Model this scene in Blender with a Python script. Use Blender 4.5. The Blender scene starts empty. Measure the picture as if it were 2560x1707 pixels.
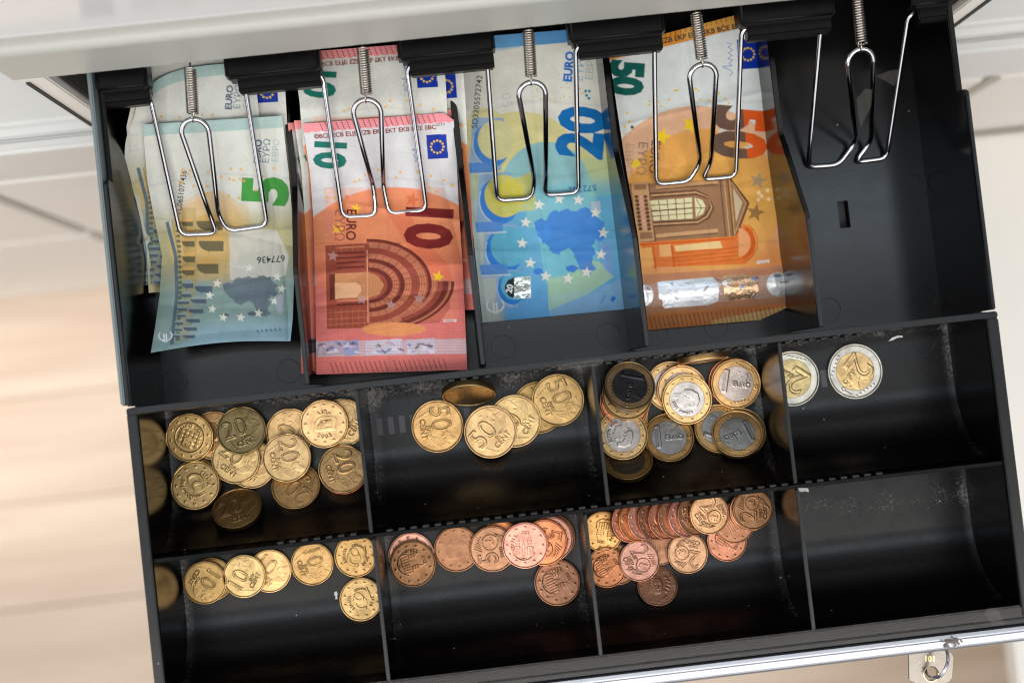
import bpy, bmesh, math, random
import numpy as np
from mathutils import Vector, Matrix
R = math.radians
SC = bpy.context.scene
COL = SC.collection
# ------------------------------------------------------------------ camera
F_PX, CAM_H = 3102.0, 0.55            # focal length in photograph pixels, height over the tray rim (z = 0)
ROLL, TB, TR_ = R(6.4), R(1.6), R(1.8)
_d = Vector((math.tan(TR_), math.tan(TB), -1)).normalized()
CZ = -_d
CX = Vector((math.sin(ROLL), math.cos(ROLL), 0)).cross(CZ).normalized()
CY = CZ.cross(CX)
cam = bpy.data.cameras.new('camera')
cam.sensor_width = 36; cam.lens = F_PX / 2560 * 36
cam.clip_start = 0.02; cam.clip_end = 50
cam.dof.use_dof = True; cam.dof.focus_distance = 0.578; cam.dof.aperture_fstop = 4.5
camo = bpy.data.objects.new('camera', cam); COL.objects.link(camo)
camo.matrix_world = Matrix(((CX.x, CY.x, CZ.x, 0), (CX.y, CY.y, CZ.y, 0), (CX.z, CY.z, CZ.z, CAM_H), (0, 0, 0, 1)))
SC.camera = camo
# ------------------------------------------------------------------ light of the room
w = bpy.data.worlds.new('World'); SC.world = w; w.use_nodes = True
w.node_tree.nodes['Background'].inputs[0].default_value = (0.93, 0.96, 1.0, 1)
w.node_tree.nodes['Background'].inputs[1].default_value = 0.16
def area(name, loc, to, sx, sy, radiance, col):
    l = bpy.data.lights.new(name, 'AREA'); l.shape = 'RECTANGLE'; l.size = sx; l.size_y = sy
    l.energy = radiance * math.pi * sx * sy; l.color = col
    o = bpy.data.objects.new(name, l); COL.objects.link(o); o.location = loc
    o.rotation_euler = (Vector(to) - Vector(loc)).to_track_quat('-Z', 'Y').to_euler()
    return o
area('ceiling_light', (0.05, -1.17, 2.3), (0.05, -1.17, 0), 3.2, 0.95, 5.2, (1.0, 0.955, 0.90))
area('skylight', (0.05, 0.10, 2.35), (0.05, 0.10, 0), 2.4, 0.34, 1.0, (1.0, 0.98, 0.96))
area('lamp_strip', (0.05, 0.318, 2.3), (0.05, 0.318, 0), 2.4, 0.13, 6.0, (0.72, 0.87, 1.0))
area('front_window_light', (0.35, -2.45, 1.75), (0, 0, -0.1), 4.0, 2.0, 1.5, (1.0, 0.97, 0.93))
area('side_window_light', (-2.4, -0.5, 1.55), (0, 0, -0.1), 2.2, 1.8, 2.2, (0.96, 0.98, 1.0))
sp_ = bpy.data.lights.new('low_sun_light', 'SPOT'); sp_.energy = 120; sp_.spot_size = R(15); sp_.spot_blend = 0.9; sp_.shadow_soft_size = 0.05; sp_.color = (1.0, 0.97, 0.93)
spo = bpy.data.objects.new('low_sun_light', sp_); COL.objects.link(spo); spo.location = (-2.0, -0.05, -0.1)
spo.rotation_euler = (Vector((-0.50, 0.01, -0.87)) - spo.location).to_track_quat('-Z', 'Y').to_euler()
vs = SC.view_settings
vs.view_transform = 'Standard'; vs.look = 'None'; vs.gamma = 1; vs.use_curve_mapping = False; vs.exposure = 0.03
SC.cycles.max_bounces = 8
SC.cycles.filter_width = 1.1
# ------------------------------------------------------------------ helpers
def at(px, py, z):                     # the point at height z that the photograph shows at a pixel (room coordinates in metres)
    r = CX * ((px - 1280) / F_PX) - CY * ((py - 853.5) / F_PX) - CZ
    return Vector((0, 0, CAM_H)) + r * ((z - CAM_H) / r.z)
def at_np(px, py, z):
    rx, ry, rz = [(px - 1280) / F_PX * CX[i] - (py - 853.5) / F_PX * CY[i] - CZ[i] for i in range(3)]
    t = (z - CAM_H) / rz
    return np.stack([rx * t, ry * t, z + 0 * t], -1)
def lin(c):
    c = np.asarray(c, float) / 255.0
    return np.where(c <= 0.04045, c / 12.92, ((c + 0.055) / 1.055) ** 2.4)
def tag(o, label=None, cat=None, group=None, kind=None):
    for k, v in (('label', label), ('category', cat), ('group', group), ('kind', kind)):
        if v: o[k] = v
    return o
def thing(name, loc, label, cat, group=None):
    o = bpy.data.objects.new(name, None); COL.objects.link(o); o.location = loc; o.empty_display_size = 0.01
    return tag(o, label, cat, group)
def base_of(p):
    v = Vector((0, 0, 0))
    while p is not None: v = v + p.location; p = p.parent
    return v
def put(name, me, mat, parent=None, centre=True):
    """link a mesh given in room coordinates, its origin at its own middle"""
    if mat is not None:
        me.materials.clear()
        for m in (mat if isinstance(mat, (list, tuple)) else [mat]): me.materials.append(m)
    o = bpy.data.objects.new(name, me); COL.objects.link(o)
    if centre and len(me.vertices):
        a = np.empty(len(me.vertices) * 3, np.float32); me.vertices.foreach_get('co', a); a = a.reshape(-1, 3)
        c = (a.min(0) + a.max(0)) / 2
        me.vertices.foreach_set('co', (a - c).ravel()); me.update()
        o.location = Vector(c.tolist()) - base_of(parent)
    o.parent = parent
    return o
def copy_part(src, loc, parent):
    o = src.copy(); COL.objects.link(o); o.parent = parent; o.location = Vector(loc) - base_of(parent)
    return o
def from_bm(bm, name, smooth=False, sharp=None):
    me = bpy.data.meshes.new(name); bm.to_mesh(me); bm.free()
    if smooth:
        me.polygons.foreach_set('use_smooth', [True] * len(me.polygons))
        if sharp: me.set_sharp_from_angle(angle=R(sharp))
    return me
def box_bm(x0, x1, y0, y1, z0, z1, bev=0.0, seg=2, bm=None):
    b = bmesh.new()
    bmesh.ops.create_cube(b, size=1)
    for v in b.verts:
        v.co = Vector(((x0 + x1) / 2 + v.co.x * (x1 - x0), (y0 + y1) / 2 + v.co.y * (y1 - y0), (z0 + z1) / 2 + v.co.z * (z1 - z0)))
    if bev: bmesh.ops.bevel(b, geom=b.edges[:], offset=bev, segments=seg, affect='EDGES', clamp_overlap=True)
    if bm is None: return b
    me = bpy.data.meshes.new('t'); b.to_mesh(me); b.free(); bm.from_mesh(me); bpy.data.meshes.remove(me)
    return bm
def box(name, x0, x1, y0, y1, z0, z1, mat, parent=None, bev=0.0, seg=2):
    return put(name, from_bm(box_bm(x0, x1, y0, y1, z0, z1, bev, seg), name, bev > 0, 40), mat, parent)
def prism_bm(poly, axis, a0, a1, bev=0.0, seg=2):
    """extrude a 2-D outline along an axis; outline is (y,z) for axis 0, (x,z) for 1, (x,y) for 2"""
    b = bmesh.new()
    def P(p, a): return {0: (a, p[0], p[1]), 1: (p[0], a, p[1]), 2: (p[0], p[1], a)}[axis]
    lo = [b.verts.new(P(p, a0)) for p in poly]; hi = [b.verts.new(P(p, a1)) for p in poly]
    n = len(poly)
    b.faces.new(lo[::-1]); b.faces.new(hi)
    for i in range(n): b.faces.new((lo[i], lo[(i + 1) % n], hi[(i + 1) % n], hi[i]))
    bmesh.ops.recalc_face_normals(b, faces=b.faces[:])
    if bev: bmesh.ops.bevel(b, geom=b.edges[:], offset=bev, segments=seg, affect='EDGES', clamp_overlap=True)
    return b
def prism(name, poly, axis, a0, a1, mat, parent=None, bev=0.0, seg=2):
    return put(name, from_bm(prism_bm(poly, axis, a0, a1, bev, seg), name, bev > 0, 40), mat, parent)
def grid_mesh(name, P, smooth=True, attrs=None, cols=None, keep=None):
    """P: (n,m,3) points -> quad sheet"""
    n, m = P.shape[:2]
    idx = np.arange(n * m).reshape(n, m)
    q = np.stack([idx[:-1, :-1], idx[1:, :-1], idx[1:, 1:], idx[:-1, 1:]], -1).reshape(-1, 4)
    if keep is not None: q = q[keep.reshape(-1)]
    me = bpy.data.meshes.new(name)
    me.vertices.add(n * m); me.vertices.foreach_set('co', P.astype(np.float32).ravel())
    me.loops.add(q.size); me.loops.foreach_set('vertex_index', q.astype(np.int32).ravel())
    me.polygons.add(len(q)); me.polygons.foreach_set('loop_start', np.arange(0, q.size, 4, dtype=np.int32))
    if smooth: me.polygons.foreach_set('use_smooth', np.ones(len(q), bool))
    for k, v in (cols or {}).items():
        a = me.color_attributes.new(k, 'FLOAT_COLOR', 'POINT')
        c = np.ones((n * m, 4), np.float32); c[:, :3] = v.reshape(-1, 3); a.data.foreach_set('color', c.ravel())
    for k, v in (attrs or {}).items():
        a = me.attributes.new(k, 'FLOAT', 'POINT'); a.data.foreach_set('value', v.astype(np.float32).ravel())
    me.update(calc_edges=True); me.validate()
    return me
def round_path(pts, r, n=5):
    """polyline with its corners rounded"""
    out = [Vector(pts[0])]
    for i in range(1, len(pts) - 1):
        a, b, c = Vector(pts[i - 1]), Vector(pts[i]), Vector(pts[i + 1])
        ri = min(r, (a - b).length * 0.45, (c - b).length * 0.45)
        p, q = b + (a - b).normalized() * ri, b + (c - b).normalized() * ri
        for k in range(n + 1):
            t = k / n; out.append(p * (1 - t) ** 2 + b * 2 * t * (1 - t) + q * t * t)
    out.append(Vector(pts[-1]))
    return out
def tube_mesh(name, path, rad, sides=10, cap=True):
    P = [Vector(p) for p in path]
    T = [(P[min(i + 1, len(P) - 1)] - P[max(i - 1, 0)]).normalized() for i in range(len(P))]
    u = T[0].orthogonal().normalized(); bm = bmesh.new(); rings = []
    for p, t in zip(P, T):
        u = (u - t * u.dot(t)).normalized(); v = t.cross(u)
        rings.append([bm.verts.new(p + (u * math.cos(a) + v * math.sin(a)) * rad) for a in [2 * math.pi * k / sides for k in range(sides)]])
    for a, b in zip(rings, rings[1:]):
        for k in range(sides): bm.faces.new((a[k], a[(k + 1) % sides], b[(k + 1) % sides], b[k]))
    if cap: bm.faces.new(rings[0][::-1]); bm.faces.new(rings[-1])
    return from_bm(bm, name, True, 60)
# ------------------------------------------------------------------ materials
def mat_new(name):
    m = bpy.data.materials.new(name); m.use_nodes = True
    nt = m.node_tree
    return m, nt, nt.nodes['Principled BSDF'], nt.links
def node(nt, t, **kw):
    n = nt.nodes.new(t)
    for k, v in kw.items():
        if k.startswith('i_'):
            key = k[2:]; n.inputs[int(key) if key.isdigit() else key].default_value = v
        else: setattr(n, k, v)
    return n
def ramp(nt, a, b, ca=(0, 0, 0, 1), cb=(1, 1, 1, 1)):
    r = nt.nodes.new('ShaderNodeValToRGB')
    r.color_ramp.elements[0].position = a; r.color_ramp.elements[1].position = b
    r.color_ramp.elements[0].color = ca; r.color_ramp.elements[1].color = cb
    return r
def plain(name, col, rough=0.5, metal=0.0, noise=0.0, nscale=200.0, bump=0.0, bscale=800.0, coat=0.0, spec=None):
    m, nt, p, L = mat_new(name)
    p.inputs['Base Color'].default_value = (*col, 1); p.inputs['Roughness'].default_value = rough; p.inputs['Metallic'].default_value = metal
    if coat: p.inputs['Coat Weight'].default_value = coat; p.inputs['Coat Roughness'].default_value = 0.04
    if spec is not None: p.inputs['Specular IOR Level'].default_value = spec
    tc = node(nt, 'ShaderNodeTexCoord')
    if noise:
        n = node(nt, 'ShaderNodeTexNoise', i_Scale=nscale, i_Detail=5.0)
        L.new(tc.outputs['Object'], n.inputs['Vector'])
        mx = node(nt, 'ShaderNodeMix', data_type='RGBA', blend_type='MIX')
        mx.inputs[6].default_value = (*[c * (1 - noise) for c in col], 1); mx.inputs[7].default_value = (*[min(1, c * (1 + noise)) for c in col], 1)
        L.new(n.outputs['Fac'], mx.inputs[0]); L.new(mx.outputs[2], p.inputs['Base Color'])
        mr = node(nt, 'ShaderNodeMapRange'); mr.inputs[3].default_value = max(0.02, rough * (1 - noise)); mr.inputs[4].default_value = min(1, rough * (1 + noise))
        L.new(n.outputs['Fac'], mr.inputs[0]); L.new(mr.outputs[0], p.inputs['Roughness'])
    if bump:
        n2 = node(nt, 'ShaderNodeTexNoise', i_Scale=bscale, i_Detail=3.0); L.new(tc.outputs['Object'], n2.inputs['Vector'])
        b = node(nt, 'ShaderNodeBump', i_Strength=bump, i_Distance=0.0004); L.new(n2.outputs['Fac'], b.inputs['Height']); L.new(b.outputs[0], p.inputs['Normal'])
    return m
def plastic(name, base, rough, dust=0.0, speck=0.0, spec=0.5):
    """black moulded plastic; 'dust' is a mesh attribute that says where grime has settled"""
    m, nt, p, L = mat_new(name)
    tc = node(nt, 'ShaderNodeNewGeometry')
    n = node(nt, 'ShaderNodeTexNoise', i_Scale=90.0, i_Detail=6.0, i_Roughness=0.65); L.new(tc.outputs['Position'], n.inputs['Vector'])
    mr = node(nt, 'ShaderNodeMapRange'); mr.inputs[3].default_value = rough * 0.75; mr.inputs[4].default_value = rough * 1.3
    L.new(n.outputs['Fac'], mr.inputs[0])
    n2 = node(nt, 'ShaderNodeTexNoise', i_Scale=1500.0, i_Detail=2.0); L.new(tc.outputs['Position'], n2.inputs['Vector'])
    bp = node(nt, 'ShaderNodeBump', i_Strength=0.12, i_Distance=0.0002); L.new(n2.outputs['Fac'], bp.inputs['Height']); L.new(bp.outputs[0], p.inputs['Normal'])
    p.inputs['Base Color'].default_value = (*base, 1); p.inputs['Specular IOR Level'].default_value = spec
    fac = None
    if speck:                                        # single grains of dust
        vo = node(nt, 'ShaderNodeTexVoronoi', i_Scale=330.0); L.new(tc.outputs['Position'], vo.inputs['Vector'])
        sz = node(nt, 'ShaderNodeSeparateColor'); L.new(vo.outputs['Color'], sz.inputs[0])
        thr = node(nt, 'ShaderNodeMath', operation='GREATER_THAN'); thr.inputs[1].default_value = 1 - speck; L.new(sz.outputs[0], thr.inputs[0])
        r1 = node(nt, 'ShaderNodeMath', operation='MULTIPLY'); r1.inputs[1].default_value = 0.16; L.new(sz.outputs[1], r1.inputs[0])
        lt = node(nt, 'ShaderNodeMath', operation='LESS_THAN'); L.new(vo.outputs['Distance'], lt.inputs[0]); L.new(r1.outputs[0], lt.inputs[1])
        mu = node(nt, 'ShaderNodeMath', operation='MULTIPLY'); L.new(thr.outputs[0], mu.inputs[0]); L.new(lt.outputs[0], mu.inputs[1])
        fac = mu.outputs[0]
    if dust:
        at_ = node(nt, 'ShaderNodeAttribute', attribute_name='dust')
        n3 = node(nt, 'ShaderNodeTexNoise', i_Scale=900.0, i_Detail=4.0, i_Roughness=0.75); L.new(tc.outputs['Position'], n3.inputs['Vector'])
        n4 = node(nt, 'ShaderNodeTexNoise', i_Scale=60.0, i_Detail=3.0); L.new(tc.outputs['Position'], n4.inputs['Vector'])
        a1 = node(nt, 'ShaderNodeMath', operation='MULTIPLY'); L.new(at_.outputs['Fac'], a1.inputs[0]); L.new(n4.outputs['Fac'], a1.inputs[1])
        a2 = node(nt, 'ShaderNodeMath', operation='ADD'); L.new(a1.outputs[0], a2.inputs[0]); L.new(n3.outputs['Fac'], a2.inputs[1])
        rp = ramp(nt, 0.74, 0.99); L.new(a2.outputs[0], rp.inputs[0])
        a3 = node(nt, 'ShaderNodeMath', operation='MULTIPLY'); a3.inputs[1].default_value = dust; L.new(rp.outputs[0], a3.inputs[0])
        if fac is None: fac = a3.outputs[0]
        else:
            mxm = node(nt, 'ShaderNodeMath', operation='MAXIMUM'); L.new(fac, mxm.inputs[0]); L.new(a3.outputs[0], mxm.inputs[1]); fac = mxm.outputs[0]
    if fac is not None:
        mx = node(nt, 'ShaderNodeMix', data_type='RGBA'); mx.inputs[6].default_value = (*base, 1); mx.inputs[7].default_value = (0.42, 0.41, 0.38, 1)
        L.new(fac, mx.inputs[0]); L.new(mx.outputs[2], p.inputs['Base Color'])
        mr2 = node(nt, 'ShaderNodeMix', data_type='FLOAT'); mr2.inputs[3].default_value = 0.9
        L.new(fac, mr2.inputs[0]); L.new(mr.outputs[0], mr2.inputs[2]); L.new(mr2.outputs[0], p.inputs['Roughness'])
    else: L.new(mr.outputs[0], p.inputs['Roughness'])
    return m
BLK = (0.0048, 0.0044, 0.0044)
M = {}
M['plastic'] = plastic('black_plastic', BLK, 0.185, speck=0.03, spec=0.42)
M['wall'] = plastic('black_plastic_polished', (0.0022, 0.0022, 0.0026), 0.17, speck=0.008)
M['bracket'] = plastic('black_plastic_bracket', (0.002, 0.002, 0.0023), 0.32, speck=0.03, spec=0.28)
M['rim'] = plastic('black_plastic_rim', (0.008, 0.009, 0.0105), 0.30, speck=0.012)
M['bowl'] = plastic('black_plastic_bowl', (0.003, 0.003, 0.0035), 0.28, dust=0.45, speck=0.07)
M['chrome'] = plain('chrome_wire', (0.50, 0.50, 0.53), 0.08, 1.0, noise=0.1, nscale=300)
M['spring'] = plain('spring_steel', (0.42, 0.38, 0.34), 0.24, 1.0, noise=0.25, nscale=900)
M['paint'] = plain('grey_green_paint', (0.52, 0.53, 0.495), 0.42, noise=0.05, nscale=600, bump=0.10, bscale=1400)
M['white'] = plain('white_laminate', (0.76, 0.77, 0.765), 0.45, noise=0.03, nscale=30)
M['cream'] = plain('cream_laminate', (0.86, 0.835, 0.79), 0.5, noise=0.03, nscale=20)
M['gloss'] = plain('white_gloss', (0.93, 0.945, 0.96), 0.10, spec=0.4)
M['steel_edge'] = plain('blue_grey_steel', (0.19, 0.235, 0.25), 0.45)
M['alu'] = plain('brushed_aluminium', (0.50, 0.52, 0.57), 0.42, 1.0, noise=0.12, nscale=120)
M['dark'] = plain('dark_gap', (0.03, 0.03, 0.03), 0.7)
M['chip'] = plain('chipped_paint', (0.17, 0.14, 0.13), 0.6)
M['nickel'] = plain('nickel_key', (0.20, 0.185, 0.165), 0.22, 1.0, noise=0.25, nscale=260, bump=0.05, bscale=900)
M['brass'] = plain('worn_brass', (0.75, 0.60, 0.30), 0.25, 1.0)
M['smear'] = plain('white_smear', (0.75, 0.76, 0.75), 0.8)
# ------------------------------------------------------------------ floor, desk, cabinet
random.seed(5)
def wood(name, a, b):
    m, nt, p, L = mat_new(name)
    tc = node(nt, 'ShaderNodeNewGeometry')
    mp = node(nt, 'ShaderNodeMapping'); mp.inputs['Scale'].default_value = (1.2, 14, 1); L.new(tc.outputs['Position'], mp.inputs[0])
    n = node(nt, 'ShaderNodeTexNoise', i_Scale=3.0, i_Detail=6.0); L.new(mp.outputs[0], n.inputs['Vector'])
    rp = ramp(nt, 0.3, 0.7, (*a, 1), (*b, 1)); L.new(n.outputs['Fac'], rp.inputs[0]); L.new(rp.outputs[0], p.inputs['Base Color'])
    p.inputs['Roughness'].default_value = 0.42
    return m
M['wood'] = wood('pale_wood', (0.56, 0.43, 0.33), (0.68, 0.55, 0.44))
M['joint'] = plain('floor_joint', (0.53, 0.42, 0.33), 0.7)
ZF = -0.87
fl = box('floor', -1.6, 1.7, -1.6, 1.2, ZF - 0.05, ZF - 0.004, M['joint']); tag(fl, kind='structure')
pl_src = None
for k in range(9):                              # floor boards run along the desk; those the photo can show are built
    y1 = 0.155 - k * 0.118
    p = box('floor_board', -1.55 + 0.002 * k, 1.65, y1 - 0.1165, y1, ZF - 0.004, ZF, M['wood'], fl, 0.0008, 1) if pl_src is None else copy_part(pl_src, (0.05 + 0.001 * k, y1 - 0.0583, ZF - 0.002), fl)
    pl_src = pl_src or p
DZ, DY = -0.105, 0.150                           # desk top height, plane of the desk's front
desk = thing('desk', (-0.05, 0.45, ZF), 'white desk with cream drawer fronts carrying the cash drawer cabinet', 'desk')
prism('desk_top', [(DY + 0.004, DZ - 0.006), (DY + 0.004, DZ - 0.028), (0.9, DZ - 0.028), (0.9, DZ), (DY + 0.010, DZ)], 0, -1.0, 1.0, M['white'], desk, 0.002)
box('edge_lip', -1.0, 1.0, DY - 0.004, DY + 0.0035, DZ - 0.012, DZ - 0.0035, M['white'], desk, 0.002)
box('apron', -1.0, 1.0, DY + 0.001, 0.88, DZ - 0.098, DZ - 0.029, M['white'], desk, 0.001)
box('carcass', -0.99, 0.99, DY + 0.022, 0.87, ZF + 0.03, DZ - 0.099, M['dark'], desk)
for x0, x1 in ((-0.985, -0.296), (-0.288, 0.335), (0.343, 0.985)):
    for z0, z1, nm in ((-0.446, -0.207, 'drawer_front'), (ZF + 0.02, -0.454, 'door_front')):
        box(nm, x0, x1, DY, DY + 0.020, z0, z1, M['cream'], desk, 0.002)
tb = thing('side_table', (0.9, -0.2, ZF), 'low pale side table standing right of the cash drawer', 'table')
xe = at(2546, 1660, -0.40).x
box('table_top', xe, 1.6, -0.62, 0.146, -0.425, -0.400, M['table'] if 'table' in M else M['cream'], tb, 0.003)
for x in (xe + 0.35, 1.5):
    for y in (-0.5, 0.05): box('leg', x, x + 0.04, y, y + 0.04, ZF, -0.426, M['white'], tb, 0.002)
# the steel cabinet the drawer slides out of
CX0, CX1, CYF = -0.1862, 0.2658, 0.152
cab = thing('drawer_cabinet', (0.04, 0.35, DZ), 'grey-green steel cabinet with worn front edge that the cash drawer slides from', 'cabinet')
def arc(cx, cz, r, a0, a1, n=6): return [(cx + r * math.cos(R(a0 + (a1 - a0) * k / n)), cz + r * math.sin(R(a0 + (a1 - a0) * k / n))) for k in range(n + 1)]
zb, zt = 0.0035, 0.0455
beam = arc(CYF + 0.0045, zb + 0.0045, 0.0045, 270, 180) + arc(CYF + 0.004, zt - 0.004, 0.004, 180, 90) + [(0.58, zt), (0.58, zt - 0.002), (CYF + 0.012, zt - 0.002), (CYF + 0.012, zb)]
prism('top_cover', beam, 0, CX0, CX1, M['paint'], cab)
for s, xo in ((1, CX0), (-1, CX1)):
    a, b = sorted((xo + s * 0.0006, xo + s * 0.0125))
    prism('front_post', [(CYF + 0.0012, DZ + 0.004), (CYF + 0.0012, zb - 0.0005), (CYF + 0.011, zb - 0.0005), (CYF + 0.011, DZ + 0.004)], 0, a, b, M['cream'], cab, 0.0008)
    a, b = sorted((xo + s * 0.0132, xo + s * 0.0150))
    box('post_return', a, b, CYF + 0.0045, CYF + 0.05, DZ + 0.004, zb - 0.0005, M['dark'], cab, 0.0006)
    a, b = sorted((xo + s * 0.0022, xo + s * 0.0040))
    box('post_slot', a, b, CYF + 0.0003, CYF + 0.004, DZ + 0.012, zb - 0.005, M['dark'], cab)
    a, b = sorted((xo, xo + s * 0.0012))
    box('side_panel', a, b, CYF + 0.012, 0.57, DZ + 0.003, zb - 0.0006, M['paint'], cab)
box('back_panel', CX0 + 0.002, CX1 - 0.002, 0.568, 0.571, DZ + 0.003, zb - 0.0006, M['paint'], cab)
box('base_panel', CX0 + 0.002, CX1 - 0.002, CYF + 0.006, 0.566, DZ + 0.0008, DZ + 0.0028, M['dark'], cab)
bmch = bmesh.new()
for k in range(64):                              # paint worn off along the lower front edge
    x = random.choice([random.uniform(CX0 + 0.02, 0.2), random.gauss(-0.03, 0.05), random.gauss(0.06, 0.04)])
    if not CX0 + 0.005 < x < 0.22: continue
    L_, h_ = random.uniform(0.0008, 0.006), random.uniform(0.0003, 0.0008)
    a = R(random.uniform(181, 193))
    yc, zc = CYF + 0.0045 + 0.00455 * math.cos(a), zb + 0.0045 + 0.00455 * math.sin(a)
    ty, tz = -math.sin(a), math.cos(a)
    n = 7; vs_ = []
    for q in range(n):
        f = q / (n - 1); hh = h_ * math.sin(math.pi * min(0.97, max(0.03, f))) * random.uniform(0.5, 1.2)
        vs_.append((bmch.verts.new((x + L_ * f, yc + ty * hh, zc + tz * hh)), bmch.verts.new((x + L_ * f, yc - ty * hh * 0.6, zc - tz * hh * 0.6))))
    for p, q in zip(vs_, vs_[1:]): bmch.faces.new((p[0], p[1], q[1], q[0]))
o = put('worn_edge', from_bm(bmch, 'worn_edge'), M['chip'], cab); o['kind'] = 'stuff'
M['unseen_dark_panel'] = plain('unseen_panel_black', (0.006, 0.006, 0.007), 0.35)
# glossy white base of the register on top of the cabinet
rg = thing('register_base', (0.04, 0.4, zt), 'glossy white register base standing on top of the drawer cabinet', 'register')
prism('shell', [(CYF + 0.0065, zt + 0.0006), (CYF + 0.004, zt + 0.010), (CYF + 0.034, zt + 0.19), (0.5, zt + 0.19), (0.5, zt + 0.0006)], 0, -0.75, 0.75, M['gloss'], rg, 0.003, 3)
prism('unseen_dark_panel', [(CYF + 0.036, zt + 0.191), (CYF + 0.026, zt + 0.60), (CYF + 0.050, zt + 0.60), (CYF + 0.064, zt + 0.191)], 0, -0.55, 0.65, M['unseen_dark_panel'], rg, 0.003)  # unseen dark panel, added so the tray plastic reflects black at the back
# ------------------------------------------------------------------ drawer (steel pan) and its aluminium front
TX0, TX1 = -0.1545, 0.2352
drw = thing('cash_till', (0.04, 0.0, -0.098), 'open cash drawer with brushed aluminium front strip under the black tray', 'drawer')
box('pan', TX0 - 0.002, TX1 + 0.002, -0.1345, 0.30, -0.0785, -0.077, M['dark'], drw)
for xa, xb in ((TX0 - 0.0032, TX0 - 0.0014), (TX1 + 0.0014, TX1 + 0.0032)):
    box('side', xa, xb, -0.134, 0.30, -0.0768, -0.020, M['white'], drw)
box('side_edge', TX0 - 0.0024, TX0 - 0.0004, 0.0062, 0.30, -0.0190, -0.0004, M['steel_edge'], drw, 0.0006)
fr = [(-0.1349, -0.095), (-0.1349, -0.0020)] + [(-0.1352, -0.0008), (-0.1358, 0.0), (-0.1372, 0.0002), (-0.1374, -0.0006), (-0.1380, -0.0006), (-0.1384, 0.0), (-0.1402, -0.0002)] + arc(-0.1400, -0.0032, 0.003, 90, 180, 5) + [(-0.1430, -0.095)]
put('front_panel', from_bm(prism_bm(fr, 0, TX0 - 0.006, TX1 + 0.004), 'front_panel'), M['alu'], drw)
random.seed(2)
bmr = bmesh.new()
for k in range(46):
    p = at(2380 + random.gauss(0, 10), 1603 + random.gauss(0, 5.5), 0.0004); r_ = random.uniform(0.0002, 0.00075)
    bmesh.ops.create_circle(bmr, cap_ends=True, radius=r_, segments=6, matrix=Matrix.Translation(p + Vector((0, 0, 0.00001 * k))))
put('rust_mark', from_bm(bmr, 'rust_mark'), M['chip'], drw)
# ------------------------------------------------------------------ the black tray
IX0, IX1 = -0.1495, 0.2295
ZN, ZC = -0.0550, -0.0440                        # floors of the note and the coin compartments
ROWS = ((0.0016, -0.0612), (-0.0642, -0.1262))   # back and front of the two coin rows
tray = thing('cash_tray', (0.04, 0.0, -0.076), 'black plastic cash tray with five note bays and eight coin cups', 'tray')
def bowl_z(Y, row):
    s = ROWS[row][0] - Y
    s0, Rr = (0.0285, 0.0345) if row == 0 else (0.030, 0.0325)
    t = np.clip(s - s0, 0, Rr * 0.985)
    return ZC + Rr - np.sqrt(Rr * Rr - t * t)
XD = (-0.0536, 0.0516, 0.1356), (-0.0530, 0.0408, 0.1360)
random.seed(11)
for row in (0, 1):
    xs = [IX0, *XD[row], IX1]
    yb, yf = ROWS[row]
    for c in range(4):
        xa = xs[c] + (0.0009 if c else 0.0); xb = xs[c + 1] - (0.0009 if c < 3 else 0.0)
        ny, nx = 56, 40
        Y = np.linspace(yb + 0.0002, yf - 0.0002, ny); X = np.linspace(xa, xb, nx)
        # slots through the floor of the 50 cent and 2 euro cups
        YY, XX = np.meshgrid(Y, X, indexing='ij')
        ZZ = bowl_z(YY, row)
        wallin = 0.0009
        edge = np.minimum(XX - xa, xb - XX)
        ZZ = ZZ + np.where(edge < 0.0012, (0.0012 - edge) * 0.5, 0)
        dust = (0.82 + 0.3 * np.sin(90 * YY + 5 * c + 3 * row)) * np.exp(-((edge - 0.0010) / 0.0009) ** 2) + 0.28 * np.exp(-((edge - 0.003) / 0.003) ** 2) + 0.45 * np.exp(-((yb - YY - 0.0012) / 0.0024) ** 2) + 0.05
        if (row, c) == (1, 3): dust = dust + 0.34 * np.exp(-((YY + 0.080) / 0.007) ** 2) + 0.10 * np.exp(-((XX - 0.215) / 0.004) ** 2)
        if (row, c) == (0, 1): dust = dust + 0.35 * np.exp(-((YY + 0.004) / 0.004) ** 2) + 0.35 * np.exp(-((XX - 0.040) / 0.003) ** 2)
        P = np.stack([XX, YY, ZZ], -1)
        o = put('coin_cup', grid_mesh('coin_cup', P, attrs={'dust': dust}), M['bowl'], tray)
        # moulded ejector rings in the floor
        for fx, fy in ((0.14, 0.0075), (0.86, 0.0075)) if row == 0 else ((0.86, 0.0075),):
            pc = Vector((xa + (xb - xa) * fx, yb - fy, ZC + 0.00004)); pth = [pc + Vector((math.cos(t), math.sin(t), 0)) * 0.0052 for t in [2 * math.pi * k / 28 for k in range(29)]]
            put('mould_ring', tube_mesh('mould_ring', pth, 0.00012, 5, False), M['plastic'], o)
def slot(cx, cy, wx, wy, z, parent):
    bm = bmesh.new()
    box_bm(cx - wx / 2, cx + wx / 2, cy - wy / 2, cy + wy / 2, z + 0.00003, z + 0.00009, bm=bm)
    return put('floor_slot', from_bm(bm, 'floor_slot'), M['slot'], parent)
M['slot'] = plain('slot_opening', (0.075, 0.075, 0.09), 0.5)
cups = [o for o in tray.children if o.name.startswith('coin_cup')]
for x, c in ((-0.0486, 1), (-0.0431, 1), (-0.0378, 1), (-0.0325, 1), (-0.0065, 1), (0.1662, 3)):
    slot(x, -0.0168 if c == 1 else -0.0178, 0.0028, 0.0082, ZC, cups[c])
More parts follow.
